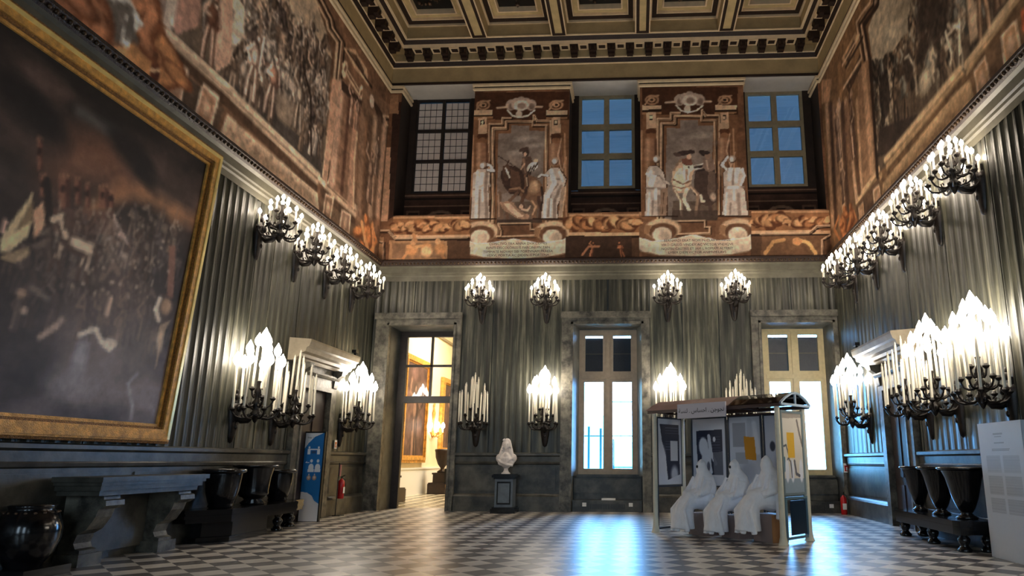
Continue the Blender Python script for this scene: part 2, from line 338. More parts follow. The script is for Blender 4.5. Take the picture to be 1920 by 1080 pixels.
    def crowd(s, region, n, size, pal, seed, steep=0):
        rs = np.random.RandomState(seed); R = region; us = [p[0] for p in R]; vs = [p[1] for p in R]; k = 0; items = []
        while k < n*6 and len(items) < n:
            k += 1; u = rs.uniform(min(us), max(us)); v = rs.uniform(min(vs), max(vs)); ins = False
            for i in range(len(R)):
                x1, y1 = R[i]; x2, y2 = R[(i+1) % len(R)]
                if (y1 > v) != (y2 > v) and u < (x2-x1)*(v-y1)/(y2-y1)+x1: ins = not ins
            if ins: items.append((u, v))
        items.sort(key=lambda p: -p[1])
        for u, v in items:
            h = size*rs.uniform(.7, 1.25); c = [pal[rs.randint(len(pal))] for _ in range(4)]; g = rs.uniform(.35, .6)
            if rs.rand() < .2: s.horse(u, v, h*1.2, c[0], [x*g for x in c[0]], rs.choice([-1, 1]), True); s.figure(u, v+h*.55, h*.75, c[1], [x*.4 for x in c[1]], rs.uniform(-.2, .2), rs.randint(6), True, c[2], [x*.4 for x in c[2]])
            else: s.figure(u, v, h, c[1], [x*g for x in c[1]], rs.uniform(-.25, .25), rs.randint(6), True, c[2], [x*g for x in c[2]])
            if rs.rand() < .35: s.line([(u, v+h*.4), (u+rs.uniform(-.4, .4)*h, v+h*1.4)], .025, c[3], .8, 0, True)
        return s
def painted(name, cv, u0, u1, v0, v1, step, fn, m, parent=None, gain=1.0, sat=1.0):
    nu = max(2, int(round((u1-u0)/step))+1); nv = max(2, int(round((v1-v0)/step))+1)
    U, V = np.meshgrid(np.linspace(u0, u1, nu), np.linspace(v0, v1, nv)); P = np.stack(fn(U, V), -1).reshape(-1, 3)
    ii = np.clip(np.round((U-cv.u0)/cv.res).astype(int), 0, cv.nu-1); jj = np.clip(np.round((V-cv.v0)/cv.res).astype(int), 0, cv.nv-1)
    col = cv.a[jj, ii].reshape(-1, 3)/255*gain; g = col.mean(1, keepdims=True); col = np.clip(g+(col-g)*sat, 0, 1); colL = np.where(col <= .04045, col/12.92, ((col+.055)/1.055)**2.4)
    me = bpy.data.meshes.new(name); nf = (nu-1)*(nv-1); k = np.arange(nf); r, c = k//(nu-1), k % (nu-1); b = r*nu+c
    q = np.stack([b, b+1, b+nu+1, b+nu], -1)
    me.vertices.add(len(P)); me.vertices.foreach_set('co', P.ravel()); me.loops.add(nf*4); me.loops.foreach_set('vertex_index', q.ravel().astype(np.int32))
    me.polygons.add(nf); me.polygons.foreach_set('loop_start', (k*4).astype(np.int32)); me.update(calc_edges=True)
    at = me.color_attributes.new('paint', 'FLOAT_COLOR', 'POINT'); at.data.foreach_set('color', np.concatenate([colL, np.ones((len(P), 1))], 1).ravel())
    me.materials.append(m); me.validate(); return link(name, me, parent)
# ------------------------------------------------------------------ the room
def W(wall, a, p, z):
    return {'L': (XL+p, a, z), 'B': (a, D-p, z), 'R': (XR-p, a, z)}[wall]
def sweep_ring(mb, prof, m, y0=YF, closed=False):
    # profile of (out, z) carried round the left, back and right walls with mitred corners
    n = len(prof); vs = []
    for p, z in prof:
        vs += [(XL+p, y0, z), (XL+p, D-p, z), (XR-p, D-p, z), (XR-p, y0, z)]
    fs = []
    for j in range(n-1):
        for i in range(3): fs.append((j*4+i, j*4+i+1, (j+1)*4+i+1, (j+1)*4+i))
    mb.add(vs, fs, m)
def sweep_path(mb, path, prof, m):
    # mitred sweep along a plan path, the profile standing out to the right of the direction of travel
    n = len(path); dirs = [Vector((path[i+1][0]-path[i][0], path[i+1][1]-path[i][1])).normalized() for i in range(n-1)]; off = []
    for i in range(n):
        a = dirs[max(0, i-1)]; b = dirs[min(n-2, i)]; na, nb = Vector((a.y, -a.x)), Vector((b.y, -b.x)); q = na+nb; off.append(q/(q.length_squared/2) if q.length > .01 else na)
    vs = [(path[i][0]+off[i].x*p, path[i][1]+off[i].y*p, z) for p, z in prof for i in range(n)]
    mb.add(vs, [(j*n+i, j*n+i+1, (j+1)*n+i+1, (j+1)*n+i) for j in range(len(prof)-1) for i in range(n-1)], m)
def run(mb, wall, a0, a1, prof, m=0):
    n = len(prof); vs = [W(wall, a0, p, z) for p, z in prof]+[W(wall, a1, p, z) for p, z in prof]
    fs = [(j, j+1, n+j+1, n+j) for j in range(n-1)]+[tuple(range(n))[::-1], tuple(range(n, 2*n))]; mb.add(vs, fs, m)
def wbox(mb, wall, a0, a1, p0, p1, z0, z1, m=0):
    A, Bq = W(wall, a0, p0, z0), W(wall, a1, p1, z1)
    mb.box(min(A[0], Bq[0]), max(A[0], Bq[0]), min(A[1], Bq[1]), max(A[1], Bq[1]), z0, z1, m)

mb = MB(); mb.box(XL-.5, XR+.5, YF-.5, D+.95, -.2, 0, 0); struct(mb.build('floor', M['floor']))
LOW = [(-6.5, -4.77, 0, 4.75), (-1.6, .18, 0, 4.75), (3.27, 5.1, 0, 4.75)]
UPP = [(-6.68, -4.54, 7.9, ZT), (-1.8, .21, 7.9, ZT), (3.12, 5.2, 7.9, ZT)]
mb = MB(); xs = sorted({XL-.5, XR+.5}|{v for o in LOW+UPP for v in o[:2]}); zs = [0, 4.75, 6.5, 7.9, ZT, 14.2]
for i in range(len(xs)-1):
    for j in range(len(zs)-1):
        xm, zm = (xs[i]+xs[i+1])/2, (zs[j]+zs[j+1])/2
        if any(o[0] < xm < o[1] and o[2] < zm < o[3] for o in LOW+UPP): continue
        mb.box(xs[i], xs[i+1], D, D+.95, zs[j], zs[j+1], 0 if zm < 6.5 else 1)
for o in UPP:
    mb.box(o[0], o[1], D+.78, D+.95, 7.9, 8.86, 1)
    mb.box(o[0], o[1], D+.02, D+.95, ZT-.03, ZT+.01, 2)
wall_back = struct(mb.build('wall_back', [M['reveal'], M['plaster'], M['soffit']]))
for nm, x0, x1 in (('wall_left', XL-.5, XL), ('wall_right', XR, XR+.5)):
    mb = MB(); mb.box(x0, x1, YF-.5, D+.95, 0, 6.5, 0); mb.box(x0, x1, YF-.5, D+.95, 6.5, 14.2, 1); struct(mb.build(nm, [M['stone'], M['plaster']]))
mb = MB(); xs = [XL, XR]+[v for o in FRONT for v in o[:2]]; xs.sort()
for i in range(len(xs)-1):
    if i % 2: mb.box(xs[i], xs[i+1], YF-.4, YF, 0, .9, 0); mb.box(xs[i], xs[i+1], YF-.4, YF, 5.0, 14.2, 0)
    else: mb.box(xs[i], xs[i+1], YF-.4, YF, 0, 14.2, 0)
struct(mb.build('wall_front', M['reveal']))
for k, o in enumerate(FRONT):
    mb = MB(); a, b, c, d = o
    mb.box(a, a+.08, YF-.25, YF-.17, c, d); mb.box(b-.08, b, YF-.25, YF-.17, c, d); mb.box(a+.08, b-.08, YF-.25, YF-.17, c, c+.08); mb.box(a+.08, b-.08, YF-.25, YF-.17, d-.08, d); mb.box((a+b)/2-.05, (a+b)/2+.05, YF-.25, YF-.17, c+.08, d-.08)
    o_ = struct(mb.build('window_%d' % (k+6), M['wframe'])); MB().box(a+.06, b-.06, YF-.22, YF-.21, c+.06, d-.06).build('pane', M['tint'], o_)

# --- fluted and boarded wall panels between dado and cornice
def flutes(mb, wall, a0, a1, pitch, depth, p0, z0, z1, m=0, duty=.68):
    n = max(1, int(round((a1-a0)/pitch))); w = (a1-a0)/n; pr = []
    if depth > .04: duty = .8; depth = .036
    for i in range(n):
        a = a0+i*w; e = w*(1-duty)/2
        pr += [(a, p0), (a+e, p0)]
        for k in range(1, 6): t = k/6; pr.append((a+e+w*duty*t, p0-depth*math.sin(PI*t)))
        pr.append((a+w-e, p0))
    pr.append((a1, p0)); pts = [(a0, p0-.06)]+pr+[(a1, p0-.06)]; N = len(pts)
    vs = [W(wall, a, p, z0) for a, p in pts]+[W(wall, a, p, z1) for a, p in pts]
    mb.add(vs, [(i, i+1, N+i+1, N+i) for i in range(N-1)], m)
def boards(wall, segs, z0, z1, tn):
    mb = MB()
    for a0, a1, pitch, depth in segs: flutes(mb, wall, a0+.012, a1-.012, pitch, depth, .045, z0, z1)
    struct(mb.build('trim_%d' % tn, M['panel']))
boards('L', [(YF, 0, .19, .05), (0, 4, .19, .05), (4, 8.2, .19, .05), (8.2, 11.42, .19, .05), (11.42, 12.0, .2, .012), (12.0, 13.1, .22, .013), (13.1, 14.9, .3, .012), (14.9, 16.1, .22, .016), (16.1, D-.05, .3, .012)], 1.42, 6.02, 1)
boards('R', [(YF, 0, .19, .05), (0, 5, .19, .05), (5, 9.35, .19, .05), (9.35, 10.9, .26, .012), (10.9, 12.5, .22, .013), (12.5, 14.4, .3, .012), (14.4, 15.6, .22, .016), (15.6, D-.05, .3, .012)], 1.42, 6.02, 2)
boards('B', [(XL+.05, -6.87, .14, .01), (-4.6, -3.75, .28, .008), (-3.75, -2.65, .17, .011), (-2.65, -1.9, .3, .008), (.4, 1.25, .3, .008), (1.25, 2.2, .17, .011), (2.2, 3.03, .28, .008)], 1.42, 5.05, 3)
boards('B', [(XL+.05, -5.9, .2, .014), (-5.9, -4.6, .2, .014), (-4.6, -3.75, .28, .008), (-3.75, -2.65, .17, .011), (-2.65, -1.9, .3, .008), (-1.9, -.7, .16, .011), (-.7, .4, .16, .011), (.4, 1.25, .3, .008), (1.25, 2.2, .17, .011), (2.2, 3.03, .28, .008), (3.03, 4.1, .18, .011), (4.1, XR-.05, .18, .011)], 5.05, 6.02, 4)

# --- stone cornice that ends the lower storey, with its bead moulding
mb = MB(); sweep_ring(mb, [(.05, 5.98), (.05, 6.1), (.08, 6.13), (.08, 6.18), (.11, 6.2), (.11, 6.34), (.16, 6.38)], 0)
sweep_ring(mb, [(.16, 6.38), (.18, 6.4), (.24, 6.47), (.24, 6.52), (0, 6.56)], 1)
corn = struct(mb.build('trim_5', [M['cornice'], M['dbrown']]))
mb = MB()
def beads(wall, a0, a1, st):
    a = a0
    while a < a1:
        c = W(wall, a, .215, 6.43); mb.ell(c, (.028, .028, .034), 0, 8, 5); a += st
beads('L', 4, D-.3, .1); beads('R', 5, D-.3, .1); beads('B', XL+.3, XR-.3, .1)
mb.build('bead_row', M['bead'], corn)

# --- dado
PL = [(.045, 0), (.14, 0), (.14, .36), (.12, .4), (.09, .43), (.045, .43)]
PR_ = [(.045, 1.14), (.09, 1.16), (.1, 1.2), (.085, 1.22), (.085, 1.34), (.14, 1.37), (.14, 1.42), (.045, 1.44)]
def dado(wall, segs, tn):
    mb = MB()
    for a0, a1 in segs:
        run(mb, wall, a0, a1, PL, 0); run(mb, wall, a0, a1, PR_, 0); wbox(mb, wall, a0, a1, 0, .045, 0, 1.44, 0)
        n = max(1, int(round((a1-a0)/2.2))); w_ = (a1-a0)/n
        for i in range(n):
            b0, b1 = a0+i*w_+.12, a0+(i+1)*w_-.12
            if b1-b0 > .3: wbox(mb, wall, b0, b1, .045, .07, .5, 1.08, 0)
    struct(mb.build('baseboard_%s' % tn, M['stone']))
dado('L', [(YF, 13.2), (15.0, D)], 'left'); dado('R', [(YF, 12.65), (14.25, D)], 'right'); dado('B', [(XL, -6.87), (-4.6, -1.9), (.4, 3.03)], 'back')

# --- stone casings of the three lower openings
def casing(x0, x1, i0, i1, zt, zi, tn, nub=False):
    mb = MB(); mb.box(x0, i0, D-.14, D+.02, 0, zt, 0); mb.box(i1, x1, D-.14, D+.02, 0, zt, 0); mb.box(i0, i1, D-.14, D+.02, zi, zt, 0)
    mb.box(x0-.03, x1+.03 if x1 < 5 else XR, D-.2, D-.14, zt-.14, zt+.02, 0)
    for a, b in ((i0-.06, i0), (i1, i1+.06)): mb.box(a, b, D-.17, D-.14, 0, zi+.06, 0)
    mb.box(i0-.06, i1+.06, D-.17, D-.14, zi, zi+.06, 0)
    struct(mb.build('trim_%d' % tn, M['casing']))
casing(-6.87, -4.58, -6.5, -4.77, 5.06, 4.75, 6); casing(-1.9, .4, -1.6, .18, 5.06, 4.75, 7); casing(3.03, 5.26, 3.27, 5.1, 5.06, 4.75, 8)

# --- lower windows
def low_window(nm, x0, x1, fm, blindz, st):
    r = empty(nm, (0, 0, 0), kind='structure'); y = D+.6; z0, z1, zt = .9, 4.72, 3.44
    mb = MB(); t = .07
    mb.box(x0-.02, x0+t, y-.05, y+.05, z0, z1); mb.box(x1-t, x1+.02, y-.05, y+.05, z0, z1); mb.box(x0+t, x1-t, y-.05, y+.05, z1-t, z1); mb.box(x0+t, x1-t, y-.05, y+.05, z0, z0+t)
    mb.box(x0+t, x1-t, y-.07, y+.05, zt-.06, zt+.06); xm = (x0+x1)/2; mb.box(xm-.05, xm+.05, y-.065, y+.05, z0+t, z1-t)
    mb.build('window_frame', fm, r)
    for a, b in ((x0+t, xm-.05), (xm+.05, x1-t)):
        for c, d in ((z0+t, zt-.06), (zt+.06, z1-t)):
            m2 = MB(); q = .075; up = c > 2
            if up: q = .09
            m2.box(a, a+q, y-.04, y+.03, c, d); m2.box(b-q, b, y-.04, y+.03, c, d); m2.box(a+q, b-q, y-.04, y+.03, c, c+q); m2.box(a+q, b-q, y-.04, y+.03, d-q, d)
            s = m2.build('sash', fm, r)
            MB().box(a+q-.01, b-q+.01, y-.004, y+.004, c+q-.01, d-q+.01).build('pane', M['glass'], s)
            if up:
                MB().box(a+q-.01, b-q+.01, y+.035, y+.045, c+q-.03, d-q-.05).build('roller_blind', M['greyblind'], s)
                MB().box(a+q, b-q, y+.02, y+.034, (c+d)/2-.006, (c+d)/2+.006).build('blind_rod', M['uframe'], s)
    m3 = MB(); X0, X1 = st; m3.box(X0, X1, D+.45, D+.95, 0, .86); m3.box(X0, X1, D+.4, D+.95, .84, .9)
    m3.box(X0+.03, X1-.03, D+.3, D+.46, 0, .8); m3.box(X0+.03, X1-.03, D+.27, D+.32, .44, .76)
    m3.build('window_apron', M['stone'], r)
    # wall strips that close the reveal round the frame
    m4 = MB(); pz = lambda a, b, h: (a, b, h)
    m4.prism([(X0, D+.01), (x0+.0, D+.56), (x0, D+.94), (X0, D+.94)], pz, .86, 4.75, 0); m4.prism([(X1, D+.01), (X1, D+.94), (x1, D+.94), (x1, D+.56)], pz, .86, 4.75, 0); m4.box(x0, x1, D+.56, D+.95, 4.72, 4.75); m4.build('window_lining', M['reveal'], r)
    return r
low_window('window_1', -1.49, .06, M['wframe'], 0, (-1.6, .18)); low_window('window_2', 3.42, 5.04, M['wframe3'], 0, (3.27, 5.1))
# grille covers of the convector heaters under both windows
def heater(x0, x1, label):
    t = empty('heater_cover', (0, 0, 0), label=label, cat='heater', group='convector covers under the tall windows')
    mb = MB(); mb.box(x0, x1, D-.02, D+.26, 0, .27); mb.box(x0-.01, x1+.01, D-.035, D+.27, .25, .28); mb.build('casing', M['stone'], t)
    xc = (x0+x1)/2; mb = MB()
    for i in range(22): a = xc-.42+i*.04; mb.box(a, a+.02, D-.026, D-.02, .06, .19)
    mb.build('grille', M['dark'], t)
    for a in (x0+.3, x1-.28): MB().box(a-.05, a+.05, D-.035, D-.02, .13, .22).build('socket_plate', M['paper'], t)
    return t
heater(-1.58, .16, 'grey stone convector cover with slotted grille under the middle window')
heater(3.3, 5.08, 'grey convector cover with slotted grille below the window behind the shelter')
tag(MB().box(-.85, -.5, D-.02, D+.03, .28, .33).build('label_block', M['paper']), 'small white block lying on the middle convector cover', 'label')

# --- upper windows
def up_window(nm, x0, x1, z0, z1, fm, kind):
    r = empty(nm, kind='structure'); y = D+.85; t = .09 if kind else .06; cols, rows = 2, 3; bar = .1 if kind else .085
    mb = MB(); mb.box(x0, x0+t, y-.05, y+.04, z0, z1); mb.box(x1-t, x1, y-.05, y+.04, z0, z1); mb.box(x0+t, x1-t, y-.05, y+.04, z0, z0+t); mb.box(x0+t, x1-t, y-.05, y+.04, z1-t, z1)
    xm = (x0+x1)/2; mb.box(xm-bar/2-.03, xm+bar/2+.03, y-.06, y+.04, z0+t, z1-t) if kind else mb.box(xm-bar/2, xm+bar/2, y-.06, y+.04, z0+t, z1-t)
    hs = [(z0+t)+(z1-z0-2*t)*i/3 for i in range(4)]
    for k in (1, 2): mb.box(x0+t, x1-t, y-.055, y+.04, hs[k]-(.09 if kind else .045), hs[k]+(.09 if kind else .045))
    mb.build('window_frame', fm, r)
    for i in range(2):
        a, b = ((x0+t, xm-.06), (xm+.06, x1-t))[i]
        for k in range(3):
            c, d = hs[k]+.05, hs[k+1]-.05
            if kind:
                p = MB().box(a, b, y-.01, y, c, d).build('pane', M['glass'], r)
                MB().box(a-.05, b+(.05 if i == 0 or k == 1 else .02), y+.05, y+.06, c-.06 if k != 1 else c-.08, d+.06).build('roller_blind', M['blueblind'], p)
            else:
                p = MB().box(a, b, y, y+.012, c, d).build('pane', M['frost'], r); m5 = MB()
                for q in range(1, 4): xx = a+(b-a)*q/4; m5.box(xx-.006, xx+.006, y-.012, y, c, d)
                for q in range(1, 4): zz = c+(d-c)*q/4; m5.box(a, b, y-.012, y, zz-.006, zz+.006)
                m5.build('leading', M['bframe'], p)
    X0, X1 = [(o[0], o[1]) for o in UPP if o[0] < xm < o[1]][0]
    m4 = MB(); m4.box(X0, x0, D+.78, D+.95, z0-.05, ZT-.03); m4.box(x1, X1, D+.78, D+.95, z0-.05, ZT-.03); m4.box(x0, x1, D+.78, D+.95, 8.8, z0) if z0 > 8.8 else None; m4.build('window_lining', M['plaster'], r)
M['frost'] = mat('frosted_pane', (226, 214, 206), .35, var=.06, scale=4)
up_window('window_3', -6.5, -4.85, 8.86, 11.9, M['bframe'], 0)
up_window('window_4', -1.6, .05, 8.93, 11.9, M['uframe'], 1)
up_window('window_5', 3.3, 4.97, 8.9, 11.9, M['uframe'], 1)
MB().box(-6.6, -4.6, D+1.0, D+1.05, 8.8, 12).build('shutter', M['dark'], bpy.data.objects['window_3'])

# --- what stands outside the lower windows
mb = MB(); mb.box(-2.5, -1.35, D+14, D+14.4, -2, 3.3, 0); mb.box(-1.35, 1.2, D+14, D+14.4, -2, 2.1, 0); struct(mb.build('trim_30', mat('pale_courtyard_wall', (140, 215, 205), .8)))
for x in (-1.32, -.98, -.62):
    tag(MB().box(x-.03, x+.03, D+2.0, D+2.06, -2, (2.2, 2.15, 1.85)[(x > -1.1)+(x > -.8)]).build('railing_post', M['teal'] if 'teal' in M else M.setdefault('teal', mat('dark_teal_paint', (24, 92, 104), .6))), {-1.32: 'thin teal post outside the middle window, leftmost of three', -.98: 'teal post outside the middle window, central and tallest-looking of three', -.62: 'short teal post outside the middle window, rightmost of three'}[x], 'post')
mb = MB(); mb.box(-1.8, .6, D+2.1, D+2.13, 1.92, 1.95); mb.box(-.7, .6, D+2.1, D+2.13, 2.9, 2.93); mb.box(-.7, .6, D+2.1, D+2.13, 1.05, 1.08)
tag(mb.build('railing', M['teal']), 'thin horizontal rails outside the middle window', 'railing')

# --- ceiling, frieze and coffers
mb = MB(); R = lambda pr, m: sweep_ring(mb, pr, m)
Dw = D+.78
for pth in ([(XL, YF), (XL, D), (-6.68, D), (-6.68, Dw)], [(-4.54, Dw), (-4.54, D), (-1.8, D), (-1.8, Dw)], [(.21, Dw), (.21, D), (3.12, D), (3.12, Dw)], [(5.2, Dw), (5.2, D), (XR, D), (XR, YF)]):
    for pr, m in (([(0, 11.66), (.05, 11.68), (.05, 11.73)], 1), ([(.05, 11.73), (.02, 11.745), (.02, 11.78)], 2), ([(.02, 11.78), (.07, 11.8), (.07, 11.86), (.02, 11.87)], 1), ([(.02, 11.87), (.02, 11.93)], 2)): sweep_path(mb, pth, pr, m)
R([(0, 11.9), (.04, 11.91), (.04, 11.96), (.02, 11.97)], 2); R([(.02, 11.97), (.03, 12.42)], 0); R([(.03, 12.42), (.06, 12.43), (.06, 12.45)], 1)
R([(.06, 12.45), (.12, 12.56)], 2); R([(.12, 12.56), (.14, 12.57), (.14, 12.6)], 1); R([(.14, 12.6), (.14, 12.82), (.42, 12.83)], 0)
R([(.42, 12.83), (.45, 12.8), (.47, 12.9)], 1); R([(.47, 12.9), (.56, 12.99)], 2); R([(.56, 12.99), (.58, 12.97), (.62, 13.0)], 1)
frieze = struct(mb.build('trim_9', [M['olive'], M['cream'], M['dbrown']]))
# the recess mouths carry the double cream line into the window bays: mask the ring where the bays open by short dark soffit edges
mod = MB(); mod.box(-.1, .1, -.26, 0, -.13, .02, 0); mod.box(-.085, .085, -.16, 0, -.2, -.13, 0); mod.box(-.115, .115, -.28, .0, .02, .06, 0); mod.tube([(-.06, -.26, -.09), (-.06, -.29, -.02)], .02, 6, 1); mod.tube([(.06, -.26, -.09), (.06, -.29, -.02)], .02, 6, 1)
modm = mod.mesh('modillion', [M['dbrown'], M['bead']])
coff = MB(); coff.box(-.145, .145, -.28, -.02, -.02, .012, 0); coff.box(-.09, .09, -.23, -.09, -.03, -.02, 1); cofm = coff.mesh('soffit_panel', [M['cream'], M['dbrown']])
def mods(wall, a0, a1, st, rz):
    n = int((a1-a0)/st)
    for i in range(n+1):
        a = a0+i*st; link('modillion', modm, frieze, W(wall, a, .14, 12.76), rz)
        if i < n: link('soffit_panel', cofm, frieze, W(wall, a+st/2, .14, 12.815), rz)
mods('B', -6.44, 4.72, .531, 0); mods('L', 10.0, 16.5, .5, PI/2); mods('R', 10.0, 16.5, .5, -PI/2)
ceil = MB(); ceil.box(XL-.5, XR+.5, YF-.5, D+.95, 13.75, 14.2, 0); ceiling = struct(ceil.build('ceiling', M['olive']))
bx = [(-6.42, -4.56), (-4.1, -2.28), (-1.84, .08), (.5, 2.39), (2.84, 4.68)]; by = [(14.72, 16.55), (12.4, 14.25), (10.1, 11.95), (7.8, 9.65), (5.5, 7.35), (3.2, 5.05), (.9, 2.75), (-1.4, .45)]
mb = MB(); zb = 12.99
for i, (a, b) in enumerate(bx):                       # long beams
    for (c, d) in ([(b, bx[i+1][0])] if i < 4 else []):
        mb.box(c, d, YF, 16.55, zb, 13.76, 0); mb.box(c+.0, c+.035, YF, 16.55, zb-.03, zb, 1); mb.box(d-.035, d, YF, 16.55, zb-.03, zb, 1)
        mb.box(c+.035, c+.12, YF, 16.55, zb-.02, zb, 2); mb.box(d-.12, d-.035, YF, 16.55, zb-.02, zb, 2); mb.box(c+.035, d-.035, 16.43, 16.55, zb-.021, zb, 2); mb.box(c+.12, d-.12, YF, 16.43, zb-.028, zb, 3)
for k in range(len(by)-1):                            # cross beams between the coffers
    c, d = by[k+1][1], by[k][0]
    for (a, b) in bx: mb.box(a, b, c, d, zb+.005, 13.76, 0); mb.box(a, b, c, c+.04, zb-.02, zb+.005, 1); mb.box(a, b, d-.04, d, zb-.02, zb+.005, 1); mb.box(a, b, c+.12, d-.12, zb-.015, zb+.005, 3)
mb.box(XL, -6.42, YF, D, zb, 13.76, 0); mb.box(4.68, XR, YF, D, zb, 13.76, 0); mb.box(-6.42, 4.68, 16.55, D, zb, 13.76, 0)
mb.box(-6.42, 4.68, 16.51, 16.55, zb-.02, zb, 1); mb.box(-6.46, -6.42, YF, 16.55, zb-.02, zb, 1); mb.box(4.68, 4.72, YF, 16.55, zb-.02, zb, 1)
mb.build('beam_grid', [M['olive'], M['cream'], M['dbrown'], M['olive2']], ceiling)
def ringbox(mb, x0, x1, y0, y1, z0, z1, t, m): mb.box(x0, x0+t, y0, y1, z0, z1, m); mb.box(x1-t, x1, y0, y1, z0, z1, m); mb.box(x0+t, x1-t, y0, y0+t, z0, z1, m); mb.box(x0+t, x1-t, y1-t, y1, z0, z1, m)
rc = random.Random(4)
for (c, d) in by[:3]:
    for (a, b) in bx:
        mb = MB(); ringbox(mb, a, b, c, d, 13.36, 13.76, .05, 1); ringbox(mb, a+.05, b-.05, c+.05, d-.05, 13.42, 13.76, .13, 2); ringbox(mb, a+.18, b-.18, c+.18, d-.18, 13.44, 13.76, .03, 1)
        ringbox(mb, a+.21, b-.21, c+.21, d-.21, 13.52, 13.76, .13, 3); ringbox(mb, a+.34, b-.34, c+.34, d-.34, 13.5, 13.76, .04, 1); mb.box(a+.38, b-.38, c+.38, d-.38, 13.66, 13.76, 4)
        cf = mb.build('coffer', [M['olive'], M['cream'], M['dbrown'], M['olive2'], M['dark']], ceiling)
        o = MB(); xc, yc = (a+b)/2, (c+d)/2
        for k in range(26): q = rc.uniform(0, 6.28); r = rc.uniform(.05, .5); o.ell((xc+r*math.cos(q), yc+r*math.sin(q), 13.65), (rc.uniform(.02, .08), rc.uniform(.02, .08), .05), 0, 8, 5)
        o.build('rosette', M['bronzed'] if 'bronzed' in M else M.setdefault('bronzed', mat('tarnished_gilt_relief', (92, 72, 56), .35, metal=.4, var=.8, scale=12)), cf)
# ------------------------------------------------------------------ painted decoration (flat paint on the plaster)
S5 = 3.1775
f5 = lambda X, Y: onB(700+X/S5, 160+Y/S5)
f6 = lambda X, Y: onB(1060+X/3.176, 160+Y/3.176)
cb = Canvas(XL, XR, 6.5, 12.0, .018, (116, 76, 50), f5)
cb.noise(1.2, .35, 1); cb.noise(.3, .25, 2)
CR, DK, RU, MID = (206, 168, 130), (48, 29, 19), (158, 98, 58), (120, 80, 54)
ST, STD = (222, 205, 194), (140, 112, 92)
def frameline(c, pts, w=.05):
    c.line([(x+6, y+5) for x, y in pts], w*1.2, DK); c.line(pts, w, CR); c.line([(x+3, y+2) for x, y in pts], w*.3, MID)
def pier(c, f, o, kx=1.0):
    c.fn = f; X = lambda x: o+x*kx
    P = lambda *p: [(X(a), b) for a, b in p]
    c.poly(P((595, 40), (1168, 40), (1168, 205), (600, 205)), (74, 42, 25)); c.poly(P((600, 205), (1165, 205), (1165, 830), (580, 830)), (128, 84, 54), .8)
    for a, b in ((597, 712), (1030, 1160)):
        c.poly(P((a, 150), (b, 150), (b, 175), (a, 178)), CR); c.poly(P((a, 178), (b, 175), (b, 188), (a, 190)), DK); c.poly(P((a, 190), (b, 188), (b, 200), (a, 205)), (150, 104, 68))
    for cx in (655, 1090):
        for r, col in ((.17, (176, 128, 92)), (.12, (92, 56, 34)), (.08, (186, 140, 102)), (.04, DK)): c.ell((X(cx), 118), (r*1.3, r), col)
        c.line(P((cx-40, 145), (cx-10, 100), (cx+40, 92)), .05, (180, 136, 100))
    # cartouche
    for dx in (-60, -30, 0, 30, 60): c.ell((X(880+dx), 100+abs(dx)*.3), (.16, .19), (176, 150, 130)); c.ell((X(884+dx), 108+abs(dx)*.3), (.1, .13), (128, 100, 84), 1, 0, .4)
    c.ell((X(880), 120), (.24, .19), (206, 186, 168)); c.ell((X(884), 122), (.15, .12), (140, 112, 94), 1, 0, .4); c.ell((X(868), 172), (.1, .13), (200, 178, 156)); c.line(P((790, 130), (740, 134)), .07, (196, 164, 134)); c.line(P((970, 128), (1005, 128)), .07, (196, 164, 134))
    c.line(P((800, 150), (830, 182), (870, 192), (920, 182), (960, 150)), .05, (216, 198, 178))
    # stepped frames
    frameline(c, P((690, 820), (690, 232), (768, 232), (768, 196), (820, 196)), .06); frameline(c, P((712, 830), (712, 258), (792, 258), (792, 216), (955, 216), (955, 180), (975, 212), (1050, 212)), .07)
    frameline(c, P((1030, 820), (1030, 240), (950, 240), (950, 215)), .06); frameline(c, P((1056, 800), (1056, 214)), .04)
    c.poly(P((735, 830), (745, 285), (822, 285), (822, 240), (932, 240), (932, 272), (1020, 272), (1004, 832)), (128, 110, 98))
    # volutes, consoles and columns at the sides
    for cx in (650, 1088):
        c.poly(P((cx-25, 195), (cx+25, 190), (cx+28, 285), (cx-24, 290)), (196, 156, 120)); c.poly(P((cx-12, 208), (cx+12, 206), (cx+12, 236), (cx-12, 238)), DK); c.poly(P((cx-7, 214), (cx+7, 212), (cx+7, 230), (cx-7, 232)), (214, 180, 146))
        c.ell((X(cx), 305), (.17, .1), (88, 50, 30)); c.ell((X(cx), 330), (.13, .1), (140, 90, 58)); c.poly(P((cx-36, 345), (cx+36, 345), (cx+40, 480), (cx-40, 480)), (146, 100, 72)); c.line(P((cx-18, 350), (cx-22, 560)), .07, (190, 146, 110), .8, .1); c.line(P((cx+26, 350), (cx+30, 560)), .05, (80, 48, 32), .9, .05)
    c.line(P((1120, 320), (1100, 420), (1125, 520), (1150, 430)), .04, (190, 150, 116)); c.line(P((1140, 290), (1150, 800)), .05, (180, 130, 92)); c.line(P((594, 300), (586, 800)), .05, (176, 128, 92))
    return X, P
